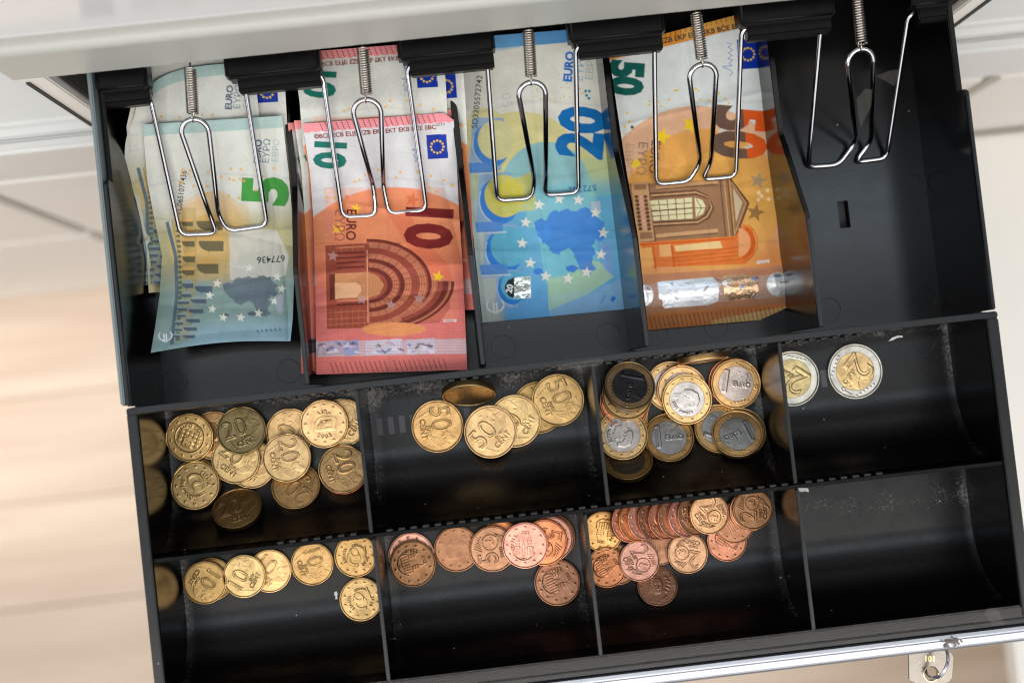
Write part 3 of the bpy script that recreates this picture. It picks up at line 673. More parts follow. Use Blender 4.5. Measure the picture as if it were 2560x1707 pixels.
def art10(S):
    D = lambda p: [(a + S.ox, b + S.oy) for a, b in p]; X, Y = S.X - S.ox, S.Y - S.oy; v, u = S.V, S.U
    r = np.hypot((X - 985) / 1.02, Y - 765)
    S.whole(sm(v, .40, .47), (228, 160, 122), .95); S.whole(sm(298 - r, 0, 4) * 1.0, (224, 148, 106)); S.whole(sm(v, .44, .62), (226, 128, 104), .65)
    S.whole(sm(v, .58, .76), (214, 96, 92), .8); S.whole((v > .58) * weave(7)(X, Y) * sm(v, .56, .74), (238, 176, 170), .55)
    S.poly(D([(812, 470), (1110, 470), (1150, 800), (812, 800)]), (232, 150, 108), .35)
    S.whole((r < 297) * stripes(0, 5, .5)(X, Y), (216, 126, 96), .22)
    S.poly(D([(960, 520), (1020, 530), (1060, 600), (1120, 660), (1130, 700), (1080, 690), (1020, 620)]), (214, 96, 70), .35)
    z = 22 + 4 * np.abs(((X / 11) % 2) - 1)
    S.whole((v * 640 < z) * 1.0, (226, 122, 126)); S.whole((v * 640 < z) * weave(6)(X, Y), (244, 196, 194), .7)
    for k in range(22):
        x = 800 + k * 13.4; y = 317 - (x - 757) * .073; S.line(D([(x, y - 6), (x + 8, y + 14)]), 1.8, (70, 40, 40), .85)
    S.text('©BCE ECB ЕЦБ EZB EKP EKT EKB BĊE EBC', 786 + S.ox, 348 + S.oy, 10.5, 4.6, (128, 44, 44), bold=.03, sx=1.06); S.text('2014', 1089 + S.ox, 317 + S.oy, 8, 4.6, (90, 60, 60))
    S.text('10', 792 + S.ox, 354 + S.oy, 72, -93, (18, 106, 92), bold=.05, sx=.74)
    S.poly(D([(828, 350), (846, 350), (852, 428), (834, 428)]), (24, 140, 84), .0)
    flag(S, 1065 + S.ox, 336 + S.oy, 50, 60)
    sg = [(1036, 338), (1048, 346), (1040, 352), (1034, 342), (1044, 368), (1052, 366), (1044, 372), (1030, 376), (1042, 378), (1034, 392), (1042, 398), (1036, 404), (1044, 406)]
    S.line(D(sg), 2, (70, 120, 180), .8)
    rng = random.Random(3)
    for k in range(26):
        a = R(rng.uniform(205, 335)); q = rng.uniform(305, 345); S.ell(985 + q * math.cos(a) * .9 + S.ox, 765 + q * math.sin(a) + S.oy, 3.4, 3.4, (232, 180, 84), .9)
    for x, y in ((840, 448), (868, 492)): S.ring(x + S.ox, y + S.oy, 2, 4, (200, 90, 100))
    for x, y, rr, c in ((890, 522, 15, (240, 196, 70)), (845, 572, 17, (240, 196, 80)), (1100, 612, 14, (238, 196, 60)), (1095, 692, 17, (240, 200, 70)), (1030, 500, 20, (214, 120, 84)), (858, 712, 14, (230, 180, 90))): S.star(x + S.ox, y + S.oy, rr, c, .95, rot=14)
    S.text('EURO', 868 + S.ox, 524 + S.oy, 24, -92, (108, 44, 44), bold=.02, sx=.86); S.text('ΕΥΡΩ', 839 + S.ox, 526 + S.oy, 24, -92, (172, 96, 88), bold=.0, sx=.86); S.text('ЕВРО', 810 + S.ox, 528 + S.oy, 22, -92, (204, 138, 124), sx=.86)
    S.text('10', 1022 + S.ox, 518 + S.oy, 106, -93, (122, 42, 40), bold=.05, sx=.76)
    dk, md, lt = (112, 52, 44), (160, 84, 66), (204, 132, 100)
    cx, cy = 921, 713                               # portal with an arch of many bands, lying on its side
    S.poly(D([(921, 606), (1000, 606), (1045, 700), (1126, 700), (1124, 770), (1098, 806), (921, 818)]), md, .5)
    for r0, r1, c in ((0, 150, md), (150, 158, dk), (128, 147, lt), (112, 126, md), (92, 108, lt), (80, 90, dk), (62, 76, lt), (48, 60, dk)):
        S.ring(cx + S.ox, cy + S.oy, r0, r1 * 1.0, c, 1, -90, 90, .73, rot=-2)
    for r0, r1 in ((128, 147), (92, 108), (62, 76)):
        for k in range(17):
            a = R(-88 + k * 11 - 2); S.line(D([(cx + r0 * math.cos(a), cy + r0 * .73 * math.sin(a)), (cx + r1 * math.cos(a), cy + r1 * .73 * math.sin(a))]), 1.6, dk, .8)
    for r0, r1, c in ((160, 172, lt), (172, 186, md), (186, 200, dk), (200, 206, lt), (206, 214, dk)): S.ring(cx + S.ox, cy - 6 + S.oy, r0, r1, c, 1, -2, 62, .58)
    for k in range(16): S.ring(cx + S.ox, cy + S.oy, 52 + k * 6.2, 53.6 + k * 6.2, dk, .55, -90, 90, .73, rot=-2)
    for k in range(8): S.ring(cx + S.ox, cy - 6 + S.oy, 162 + k * 6.5, 163.8 + k * 6.5, dk, .6, -2, 62, .58)
    S.poly(D([(814, 614), (921, 608), (921, 818), (818, 822)]), md)
    for y in (618, 632, 644, 656, 668): S.line(D([(842, y + 2), (912, y - 2)]), 4.5, lt if int(y) % 4 else dk)
    for y in (742, 752, 762): S.line(D([(842, y), (916, y - 3)]), 4, lt if y == 752 else dk)
    for y in (780, 796, 810): S.line(D([(818, y + 2), (922, y - 4)]), 1.8, lt, .8)
    for x in range(826, 920, 14): S.line(D([(x, 772), (x + 1, 818)]), 1.6, lt, .6); S.line(D([(x, 612), (x, 628)]), 1.4, lt, .5)
    S.poly(D([(824, 686), (838, 684), (838, 748), (826, 750)]), dk)
    S.poly(D([(838, 684), (920, 680), (946, 690), (960, 712), (948, 736), (920, 744), (838, 748)]), (206, 148, 104))
    for k in range(6): S.ring(905 + S.ox, 714 + S.oy, 12 + k * 7, 14 + k * 7, (178, 112, 78), .6, -90, 90, .8)
    S.poly(D([(838, 708), (888, 706), (902, 714), (904, 728), (892, 742), (838, 746)]), (238, 190, 146)); S.line(D([(918, 626), (920, 804)]), 2.6, (226, 170, 130))
    for x, y in ((833, 640), (905, 748), (977, 762), (1048, 746)): S.star(x + S.ox, y + S.oy, 15, (188, 150, 140), .9, rot=6)
    S.ell(985 + S.ox, 822 + S.oy, 80, 17, (230, 158, 104), .9)
    S.poly(D([(1108, 798), (1141, 797), (1141, 804), (1108, 805)]), (232, 206, 196)); S.text('R002J6', 1113 + S.ox, 804 + S.oy, 5, 1, (150, 90, 90))
    # foil strip with silver patches
    band = (Y > 853 - (X - 790) * .02) & (Y < 891 - (X - 790) * .02)
    S.whole(band * 1.0, (206, 176, 176), .8, foil=.35); S.whole(band * weave(8)(X, Y), (232, 226, 226), .8)
    rng = np.random.default_rng(4)
    for x0, x1, col in ((792, 862, (176, 176, 184)), (862, 896, (150, 176, 212)), (914, 1004, (216, 220, 226)), (1016, 1086, (214, 216, 222))):
        S.poly(D([(x0, 854 - (x0 - 790) * .02), (x1, 850 - (x1 - 790) * .02), (x1 + 3, 886 - (x1 - 790) * .02), (x0, 891 - (x0 - 790) * .02)]), col, .9, foil=.85)
        for k in range(14): S.ell(rng.uniform(x0, x1) + S.ox, rng.uniform(856, 880) + S.oy, rng.uniform(3, 10), rng.uniform(1, 4), [(240, 240, 245), (90, 96, 110), (110, 150, 210), (220, 190, 200)][k % 4], .8, rot=rng.uniform(-40, 40), foil=.8)
    S.whole(band * weave(9)(X, Y) ** 3, (196, 108, 110), .6)
    for k in range(24):
        if k in (12,): continue
        x = 826 + k * 12.2; y = 906 - (x - 790) * .03; S.line(D([(x, y), (x + 10, y + 27)]), 1.7, (84, 40, 44), .9)
def art20(S):
    D = lambda p: p; X, Y = S.X, S.Y; v, u = S.V, S.U
    S.whole(sm(v, .34, .45), (204, 202, 150)); S.whole(sm(v, .50, .60), (112, 176, 216)); S.whole(sm(v, .80, .98), (104, 166, 222))
    S.whole((v < .046) * 1.0, (96, 152, 206)); S.poly([(1240, 60), (1298, 60), (1300, 120), (1240, 130)], (120, 172, 216), .5)
    S.whole((v < .03) * (u > .2), (104, 158, 210), .4)
    S.whole(sm(v, .33, .37) * (1 - sm(u, .10, .2)) * 1.0, (186, 196, 190), .9)
    S.ell(1300, 365, 130, 85, (214, 208, 150), .9); S.ell(1215, 330, 52, 60, (216, 211, 160), .9)
    S.ell(1365, 480, 115, 125, (142, 190, 200), .95, a0=180, a1=360); S.poly([(1310, 470), (1480, 450), (1505, 560), (1320, 570)], (134, 192, 206), .9)
    S.whole((v > .46) * (v < .6) * (u > .82) * stripes(82, 4)(X, Y), (150, 196, 160), .7); S.whole((v > .44) * (v < .58) * (u < .1) * stripes(84, 5)(X, Y), (176, 196, 118), .6)
    # pointed windows down the left side
    def lancet(x, y, s, c0, c1, yel=False):
        S.poly([(x - 26 * s, y - 66 * s), (x - 34 * s, y + 70 * s), (x + 46 * s, y + 66 * s), (x + 52 * s, y - 64 * s)], (140, 174, 216), .85)
        S.ell(x + 20 * s, y + 4 * s, 46 * s, 54 * s, c1, .95, rot=-12); S.ell(x + 33 * s, y - 9 * s, 46 * s, 50 * s, c0, 1, rot=-12)
        S.ell(x + 33 * s, y - 9 * s, 46 * s, 50 * s, (150, 190, 214), .25, rot=-12, tex=stripes(30, 4))
        S.ring(x + 34 * s, y, 58 * s, 61 * s, (204, 214, 222), .8, 95, 200)
    lancet(1208, 360, 1.0, (216, 210, 152), (78, 136, 212)); lancet(1226, 500, 1.06, (210, 200, 92), (64, 130, 214)); lancet(1240, 625, 1.0, (96, 174, 208), (54, 128, 218)); lancet(1262, 720, .72, (96, 174, 214), (54, 128, 218))
    for y in (408, 556, 662): S.poly([(1172 + (y - 408) * .11, y), (1240 + (y - 408) * .11, y - 3), (1242 + (y - 408) * .11, y + 22), (1176 + (y - 408) * .11, y + 25)], (92, 144, 216), .9); S.line([(1176 + (y - 408) * .11, y + 28), (1250 + (y - 408) * .11, y + 24)], 4, (190, 206, 220))
    S.poly([(1248, 515), (1340, 505), (1338, 525), (1252, 535)], (190, 196, 120), .8)
    S.poly([(1230, 470), (1330, 430), (1340, 505), (1246, 516)], (206, 198, 92), .75)
    S.poly([(1345, 580), (1440, 560), (1490, 600), (1500, 660), (1430, 690), (1365, 710)], (128, 196, 216), .9)
    S.poly([(1368, 695), (1410, 690), (1470, 650), (1500, 655), (1535, 690), (1470, 735), (1372, 775)], (164, 200, 178), .95)
    S.poly([(1372, 775), (1470, 738), (1560, 690), (1566, 775), (1376, 800)], (128, 176, 222), .9); S.whole((Y > 740 - (X - 1372) * .2) * (X > 1376) * stripes(20, 5)(X, Y), (156, 196, 226), .5)
    europe(S, 1335, 518, 1.3, 1.38, (74, 132, 220), tex=lambda x, y: .85 + .15 * np.sin(x * .7) * np.sin(y * .9))
    S.poly([(1475, 505), (1500, 503), (1502, 530), (1480, 530)], (176, 196, 214)); S.poly([(1500, 610), (1525, 600), (1533, 690), (1508, 670)], (130, 168, 222), .9)
    for x, y in ((1348, 512), (1398, 497), (1446, 500), (1488, 532), (1508, 582), (1502, 636), (1466, 680), (1420, 696), (1364, 690), (1326, 657), (1306, 608), (1314, 556)): S.star(x, y, 15, (228, 230, 226), rot=6)
    S.text('SD3305572742', 1193, 322, 14, 84, (52, 60, 62), bold=.006, sx=1.06)
    S.text('EURO', 1428, 206, 20, 85, (44, 110, 196), bold=.045); S.text('ΕΥΡΩ', 1456, 203, 19, 85, (112, 168, 206), .8); S.text('ЕВРО', 1481, 200, 18, 85, (176, 186, 194), .9)
    S.text('20', 1498, 400, 106, 84, (24, 108, 176), bold=.05, sx=.80)
    S.text('572742', 1490, 462, 15, 185, (56, 110, 170), bold=.01, sx=1.1)
    rng = random.Random(6)
    for k in range(26): S.ell(rng.uniform(1340, 1470), rng.uniform(205, 260), 3, 3, (206, 204, 150), .8)
    for x, y in ((1466, 240), (1472, 247), (1464, 229), (1473, 229)): S.ell(x, y, 3.4, 3.4, (34, 118, 170))
    S.text('05', 1252, 236, 26, -82, (176, 186, 196), .5)
    S.poly([(1262, 715), (1270, 700), (1285, 693), (1300, 694), (1302, 746), (1275, 742), (1264, 730)], (24, 34, 36), 1, foil=.5); S.poly([(1286, 694), (1326, 690), (1328, 744), (1286, 746)], (200, 208, 206), 1, foil=1.0)
    for k in range(10): S.ell(rng.uniform(1288, 1322), rng.uniform(698, 740), rng.uniform(2, 7), rng.uniform(1, 4), [(250, 250, 250), (110, 120, 120), (150, 160, 150)][k % 3], .9, foil=.9, rot=rng.uniform(-50, 50))
    S.text('20', 1279, 733, 15, 78, (214, 226, 230), bold=.02)
    euro_sign(S, 1239, 762, 17, 96, (226, 234, 238), 4)
    S.poly([(1525, 747), (1532, 738), (1540, 745), (1530, 755)], (60, 120, 214)); S.line([(1500, 760), (1512, 738)], 2, (90, 140, 210))
def art50(S):
    X, Y = S.X, S.Y; v, u = S.V, S.U
    r = np.hypot(X - 1742, Y - 520)
    S.whole(sm(v, .44, .50), (232, 190, 152)); S.whole(sm(256 - r, 0, 4), (222, 176, 142)); S.whole(sm(180 - np.hypot((X - 1760) / 1.1, Y - 500), 0, 6), (222, 160, 84), .9)
    S.whole(sm(v, .60, .74), (232, 162, 104), .9); S.whole(sm(v, .70, .80) * sm(u, .4, .9), (230, 146, 84), .7)
    S.ell(1790, 530, 150, 150, (232, 176, 96), .5); S.whole(sm(v, .90, .96), (226, 142, 88)); S.poly([(1780, 800), (1990, 760), (1990, 840), (1780, 840)], (236, 190, 132), .9)
    S.whole((v < .043) * 1.0, (214, 140, 66)); S.poly([(1700, 50), (1900, 0), (1900, 60), (1705, 104)], (222, 164, 92), .8)
    for k in range(26):
        x = 1560 + k * 12.6; y = 110 - (x - 1520) * .26; S.line([(x, y - 8), (x + 4, y + 22)], 1.8, (60, 50, 30), .85)
    S.text('BCE ECB ЕЦБ EZB EKP EKT EKB BĊE EBC', 1540, 133, 12.5, 11.2, (48, 52, 50), bold=.03, sx=1.0)
    S.text('50', 1532, 150, 76, -94, (12, 88, 78), bold=.06, sx=.76)
    for y in (170, 218): S.poly([(1560, y - 14), (1580, y - 14), (1582, y + 10), (1562, y + 10)], (30, 150, 80), .0)
    flag(S, 1842, 98, 50, 74)
    sg = [(1816, 108), (1830, 112), (1820, 120), (1832, 126), (1820, 134), (1830, 140), (1819, 148), (1831, 152), (1822, 160), (1830, 166), (1806, 168), (1812, 172), (1826, 176), (1832, 184), (1824, 190)]
    S.line(sg, 2, (84, 128, 180), .85)
    rng = random.Random(9)
    for k in range(30):
        a = R(rng.uniform(200, 320)); q = rng.uniform(266, 300); S.ell(1742 + q * math.cos(a), 520 + q * math.sin(a), 3.2, 3.2, (232, 190, 76), .9)
    S.ell(1581, 319, 4, 4, (50, 60, 50))
    for x, y, rr in ((1656, 341, 23), (1726, 312, 24), (1590, 410, 18)): S.star(x, y, rr, (240, 200, 60), .95, rot=18)
    for x, y, rr, c in ((1804, 330, 16, (214, 206, 196)), (1874, 372, 18, (210, 200, 186))): S.star(x, y, rr, c, .9)
    for x, y, rr, c in ((1895, 452, 23, (182, 150, 118)), (1888, 532, 24, (150, 112, 66)), (1826, 606, 20, (222, 120, 70))): S.star(x, y, rr, c, .95, rot=12)
    for x, y in ((1896, 482), (1918, 476), (1903, 490), (1895, 500), (1921, 498)): S.ell(x, y, 5, 5, (246, 214, 160))
    S.text('EURO', 1630, 352, 22, -95, (110, 78, 60), bold=.015, sx=1.0); S.text('ΕΥΡΩ', 1598, 356, 22, -95, (150, 116, 96), sx=1.0); S.text('ЕВРО', 1566, 360, 20, -95, (188, 156, 136), sx=1.0)
    S.text('50', 1792, 262, 126, -95, (104, 78, 64), bold=.05, sx=.70)
    # right half of the numeral is printed orange-red: recolour where the dark numeral lies right of its middle line
    m = (np.abs(s_dark(S.c, (104, 78, 64))) < .02) & (X > 1862 + (Y - 262) * .09 - 6) & (Y < 440) & (X > 1790)
    S.whole(m * 1.0, (214, 92, 46))
    dk, md, lt = (104, 74, 54), (156, 116, 84), (206, 160, 116)
    S.poly([(1578, 462), (1822, 448), (1836, 590), (1598, 606)], md)                               # window bay on its side
    S.poly([(1574, 458), (1622, 455), (1638, 600), (1596, 606)], lt)
    for k in range(9):
        for dx in (0, 11, 22): S.ell(1592 + dx + k * 1.2, 492 + k * 10, 5, 4.4, dk if dx != 11 else (226, 170, 150))
    for x0 in (1576, 1622): S.line([(x0, 458), (x0 + 17, 604)], 3, dk)
    S.poly([(1585, 462), (1616, 460), (1617, 474), (1587, 476)], md); S.poly([(1600, 582), (1630, 580), (1632, 596), (1602, 598)], md)
    for k, (a, c) in enumerate(((0, dk), (5, lt), (9, dk), (14, md))):
        S.poly([(1626 + a * .3, 482 + a), (1740, 474 + a), (1772, 490 + a * .6), (1786 - a, 520), (1774 - a, 546 - a * .6), (1745, 562 - a), (1634, 568 - a)], c)
    S.poly([(1626, 502), (1730, 494), (1732, 546), (1634, 552)], (232, 220, 176)); S.poly([(1736, 494), (1756, 500), (1764, 516), (1758, 534), (1740, 544)], (232, 220, 176))
    for k in range(1, 5): S.line([(1626 + k * 21, 502 - k * 1.4), (1633 + k * 20, 552 - k)], 2, dk)
    S.line([(1628, 528), (1733, 520)], 3.2, dk); S.line([(1627, 514), (1731, 507)], 1.8, dk); S.line([(1631, 541), (1733, 533)], 1.8, dk)
    S.line([(1738, 520), (1764, 520)], 1.8, dk); S.line([(1740, 497), (1754, 520), (1742, 542)], 1.6, dk)
    for y in (466, 588): S.line([(1640, y + 2), (1795, y - 12)], 9, lt); S.line([(1640, y + 8), (1796, y - 5)], 2, dk)
    for x in (1800, 1810, 1819): S.line([(x, 450), (x + 14, 592)], 3, dk if x != 1810 else lt)
    S.poly([(1824, 446), (1870, 508), (1838, 594)], md); S.poly([(1832, 470), (1856, 506), (1840, 556)], (206, 184, 150)); S.line([(1824, 446), (1871, 508), (1838, 596)], 5, dk); S.line([(1829, 456), (1864, 508), (1838, 582)], 2, lt)
    rd = (216, 100, 48)
    S.poly([(1598, 606), (1838, 590), (1858, 560), (1880, 572), (1890, 608), (1884, 640), (1864, 660), (1632, 668)], (226, 122, 66), .9)
    S.poly([(1600, 620), (1632, 618), (1636, 664), (1606, 668)], (238, 178, 110))
    S.poly([(1686, 614), (1800, 602), (1806, 620), (1690, 628)], (244, 206, 148)); S.poly([(1648, 612), (1676, 610), (1680, 640), (1650, 642)], (240, 180, 120))
    for y in (634, 644, 654, 664): S.line([(1680, y), (1850, y - 16)], 2.4, rd if y % 20 else (246, 190, 140))
    S.ring(1842, 606, 36, 46, rd, 1, -60, 70); S.ring(1842, 606, 50, 52, rd, 1, -60, 70); S.ell(1846, 606, 30, 36, (240, 172, 120), .9, a0=-90, a1=90)
    S.line([(1632, 616), (1640, 672)], 5, rd); S.line([(1680, 612), (1686, 668)], 4, rd); S.line([(1600, 612), (1838, 596)], 4, rd)
    S.poly([(1891, 652), (1923, 649), (1923, 656), (1892, 660)], (240, 232, 224)); S.text('EB0120J1', 1895, 658, 4.5, 3, (170, 120, 100))
    bl = lambda X_: 688 - (X_ - 1600) * .072
    g = (Y > bl(X)) & (Y < bl(X) + 96)
    S.whole(g * 1.0, (206, 146, 112), .95, foil=.10)
    S.whole(((Y > bl(X) + 22) & (Y < bl(X) + 80)) * 1.0, (190, 150, 130), .8, foil=.18); S.whole(((Y > bl(X) + 22) & (Y < bl(X) + 80)) * stripes(84, 4)(X, Y), (224, 200, 186), .6)
    S.ell(1612, 738, 22, 26, (228, 228, 226), 1, foil=.6); S.poly([(1644, 704), (1782, 692), (1798, 712), (1796, 752), (1770, 762), (1660, 770), (1656, 748), (1648, 746)], (226, 228, 230), 1, foil=.62)
    S.poly([(1806, 690), (1860, 684), (1886, 700), (1898, 724), (1884, 744), (1830, 752), (1812, 748)], (196, 160, 128), 1, foil=.8); S.ell(1944, 710, 28, 30, (230, 230, 228), 1, foil=.6)
    for k in range(40):
        x = rng.uniform(1600, 1965); S.ell(x, bl(x) + rng.uniform(24, 76), rng.uniform(3, 11), rng.uniform(1.2, 4.5), [(250, 250, 250), (120, 112, 108), (236, 236, 240), (196, 190, 186), (90, 140, 190)][k % 5 if 1806 < x < 1896 else k % 4], .75, rot=rng.uniform(-50, 40), foil=.6)
    for k in range(31):
        x = 1624 + k * 11; y = bl(x) + 104; S.line([(x, y), (x + 8, y + 31)], 1.7, (80, 66, 34), .9)
def s_dark(c, col): return np.abs(c - lin(col)).sum(-1)
def paper():
    m, nt, p, L = mat_new('banknote_paper')
    a = node(nt, 'ShaderNodeVertexColor', layer_name='print'); f = node(nt, 'ShaderNodeAttribute', attribute_name='foil')
    L.new(a.outputs[0], p.inputs['Base Color']); L.new(f.outputs['Fac'], p.inputs['Metallic'])
    mr = node(nt, 'ShaderNodeMapRange'); mr.inputs[3].default_value = 0.52; mr.inputs[4].default_value = 0.16; L.new(f.outputs['Fac'], mr.inputs[0]); L.new(mr.outputs[0], p.inputs['Roughness'])
    g = node(nt, 'ShaderNodeNewGeometry'); n = node(nt, 'ShaderNodeTexNoise', i_Scale=420.0, i_Detail=5.0); L.new(g.outputs['Position'], n.inputs['Vector'])
    b = node(nt, 'ShaderNodeBump', i_Strength=0.35, i_Distance=0.0004); L.new(n.outputs['Fac'], b.inputs['Height'])
    n2 = node(nt, 'ShaderNodeTexNoise', i_Scale=170.0, i_Detail=3.0); L.new(g.outputs['Position'], n2.inputs['Vector'])
    b2 = node(nt, 'ShaderNodeBump', i_Distance=0.0004); L.new(n2.outputs['Fac'], b2.inputs['Height']); L.new(f.outputs['Fac'], b2.inputs['Strength'])
    L.new(b.outputs[0], b2.inputs['Normal']); L.new(b2.outputs[0], p.inputs['Normal']); p.inputs['Specular IOR Level'].default_value = 0.22
    return m
M['paper'] = paper()
def note(name, rows, art, bed, lift, label, cat='banknote', nu=220, nv=360, base=(212, 214, 208), off=(0, 0), cuts=(), warp=None, curl=None, group='euro notes in the tray', wr=0.0006, seed=1, gain=(1, 1, 1)):
    r = [(a, b + off[0], c + off[1], d + off[0], e + off[1]) for a, b, c, d, e in rows]
    S = Sheet(r, nu, nv, base, warp=warp); S.ox, S.oy = off
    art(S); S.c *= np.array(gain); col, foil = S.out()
    u, v = np.meshgrid(np.linspace(0, 1, nu), np.linspace(0, 1, nv))
    x, y = S.fwd(u, v)
    Y0 = at_np(x, y, -0.03 + 0 * x)[..., 1]
    z = np.interp(Y0, [q[0] for q in bed][::-1], [q[1] for q in bed][::-1])
    k = 25; ker = np.hanning(k); ker /= ker.sum()
    z = np.apply_along_axis(lambda c: np.convolve(np.pad(c, k // 2, mode='edge'), ker, 'valid'), 0, z) + lift
    rng = np.random.default_rng(seed)
    for q in range(12):                           # creases and soft folds from use
        th, ph = rng.uniform(-.25, .25), rng.uniform(0, 1); d = (v + th * u - ph); z = z + wr * rng.uniform(-.9, .9) * np.exp(-(np.abs(d) / rng.uniform(.010, .045)) ** 1.4)
    for q in range(6):
        th, ph = rng.uniform(-.3, .3), rng.uniform(0, 1); d = (u + th * v - ph); z = z + wr * rng.uniform(-.7, .7) * np.exp(-(np.abs(d) / rng.uniform(.015, .06)) ** 1.4)
    if curl is not None: z = z + curl(u, v)
    z = np.minimum(z, 0.02)
    P = at_np(x, y, z)
    keep = None
    xc, yc = (x[1:, 1:] + x[:-1, :-1]) / 2, (y[1:, 1:] + y[:-1, :-1]) / 2
    if cuts:
        keep = np.ones(xc.shape, bool)
        for (x0, y0), (x1, y1) in cuts: keep &= ((x1 - x0) * (yc - y0 - off[1]) - (y1 - y0) * (xc - x0 - off[0])) >= 0
    me = grid_mesh(name, P, cols={'print': col}, attrs={'foil': foil}, keep=keep)
    o = put(name, me, M['paper']); tag(o, label, cat, group)
    return o
BED5 = [(0.16, -0.016), (0.135, -0.020), (0.108, -0.034), (0.090, -0.0425), (0.072, -0.0440), (0.052, -0.036), (0.024, -0.017)]
BED10 = [(0.17, -0.020), (0.135, -0.022), (0.108, -0.033), (0.088, -0.0415), (0.070, -0.036), (0.052, -0.029), (0.010, -0.0115)]
BED20 = [(0.18, -0.0500), (0.12, -0.0530), (0.086, -0.0538), (0.05, -0.0533), (0.02, -0.0535)]
BED50 = [(0.18, -0.0460), (0.12, -0.0495), (0.086, -0.0512), (0.06, -0.0485), (0.02, -0.0515)]
R5 = [(0, 357, 312, 705, 290), (.25, 368, 452, 722, 432), (.42, 386, 548, 729, 522), (.58, 405, 640, 733, 612), (.75, 399, 740, 735, 706), (.9, 386, 828, 732, 795), (1, 377, 882, 726, 853)]
R10 = [(0, 757, 310, 1133, 281), (.2, 775, 432, 1142, 412), (.37, 783, 541, 1147, 520), (.63, 788, 705, 1158, 690), (1, 791, 936, 1168, 924)]
R20 = [(0, 1127, 98, 1486, 70), (.35, 1158, 350, 1510, 316), (.55, 1171, 479, 1529, 452), (1, 1207, 807, 1562, 773)]
R50 = [(0, 1520, 122, 1903, 22), (.42, 1565, 420, 1941, 375), (.67, 1595, 592, 1959, 565), (1, 1620, 825, 1988, 792)]
W5 = lambda u, v: (0 * u, -11 * np.sin(np.pi * u) * v ** 8)
note('five_euro_note', R5, art5, BED5, 0.0, 'green and grey five euro note on top of its pile, bridge and map side up', nu=236, nv=380, warp=W5, curl=lambda u, v: 0.003 * np.exp(-(u / .05) ** 2) * sm(v, .8, 1) - 0.0012 * np.sin(9 * v) * u, wr=.0018)
G5 = [(v, a - 72, b - 135, c - 72, d - 135) for v, a, b, c, d in ((0, 357, 312, 705, 290), (.5, 392, 600, 737, 570), (1, 410, 850, 755, 820))]
def art5b(S): S.ox, S.oy = -72, -135; art5(S)
note('five_euro_note', G5, art5b, BED5, -0.0030, 'five euro note with curved top edge running up behind the spring at the left', nu=160, nv=250, warp=lambda u, v: (55 * np.exp(-(u / .22) ** 2) * (1 - sm(v, .0, .4)), 55 * np.exp(-(u / .35) ** 2) * (1 - sm(v, 0, .35))), seed=4)
def art5f(S):
    S.whole(sm(S.V, .5, .6), (196, 184, 138)); flag(S, 638, 200, 52, 56); S.whole((S.V < .05) * 1.0, (168, 190, 190))
note('five_euro_note', [(0, 362, 130, 706, 108), (.5, 392, 400, 722, 378), (1, 410, 670, 740, 650)], art5f, BED5, -0.0052, 'five euro note at the back showing a blue flag beside the black divider', nu=150, nv=240, seed=6)
def art5l(S):
    S.whole(sm(S.V, .72, .95), (196, 190, 150)); S.poly([(398, 625), (420, 624), (422, 688), (396, 690)], (22, 52, 150)); S.ell(405, 716, 4, 7, (90, 100, 80), .8)
    S.whole((S.V > .28) * (S.V < .42) * stripes(40, 5)(S.X, S.Y), (176, 190, 186), .5)
    S.text('5', 372, 320, 20, 60, (60, 60, 60)); 
note('five_euro_note', [(0, 330, 255, 500, 245), (.16, 316, 318, 500, 300), (.45, 334, 470, 520, 450), (.75, 366, 620, 540, 600), (1, 372, 732, 560, 720)], art5l, BED5, -0.0068, 'curled five euro note sticking out left of the pile beside the tray wall', nu=110, nv=280, base=(204, 202, 192), curl=lambda u, v: .004 * np.exp(-(u / .12) ** 2), seed=8, wr=.001)
note('ten_euro_note', R10, art10, BED10, 0.0, 'red ten euro note on top of its pile, arched portal and foil strip showing', nu=250, nv=420, gain=(1.02, 1.0, 1.10), cuts=(((1103, 280), (1135, 301)),), wr=.0015, seed=2)
B10 = [(v, a - 26, b - 177, c - 26, d - 177) for v, a, b, c, d in R10]
def art10b(S): S.ox, S.oy = -26, -177; art10(S)
note('ten_euro_note', B10, art10b, BED10, -0.0022, 'ten euro note lying further back, green numeral under the clip and flag by the divider', nu=180, nv=300, seed=12)
for k, (dx, dy, dz, lab, ed) in enumerate(((-22, -8, -0.0042, 'ten euro note peeping out left of the top one, near the five euro divider', 0), (-38, -2, -0.0064, 'lowest ten euro note, its left edge curled against the five euro divider', 0), (22, -150, -0.0054, 'ten euro note whose right edge shows beside the twenty euro divider', 1))):
    rr = [(v, a + dx, b + dy, c + (dx if k == 2 else 0) * 1.0, d + dy) for v, a, b, c, d in R10]
    def a10(S, dx=dx, dy=dy): S.ox, S.oy = dx, dy; art10(S)
    note('ten_euro_note', rr, a10, BED10, dz, lab, nu=140, nv=230, seed=20 + k, curl=(lambda u, v: .004 * np.exp(-(u / .05) ** 2)) if k < 2 else (lambda u, v: .004 * np.exp(-((1 - u) / .06) ** 2)))
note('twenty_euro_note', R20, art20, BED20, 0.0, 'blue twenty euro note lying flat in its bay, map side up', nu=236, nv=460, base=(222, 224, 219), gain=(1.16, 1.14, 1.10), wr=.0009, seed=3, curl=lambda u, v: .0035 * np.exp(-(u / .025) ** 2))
note('fifty_euro_note', R50, art50, BED50, 0.0, 'orange fifty euro note with shiny foil band and folded lower corner', nu=246, nv=480, base=(220, 222, 216), gain=(1.08, 1.12, 1.18), wr=.0011, seed=5, cuts=(((1990, 759), (1893, 803)),), curl=lambda u, v: .004 * np.exp(-(u / .03) ** 2) * (1 - v) + .0028 * np.exp(-((v - .86) / .07) ** 2))
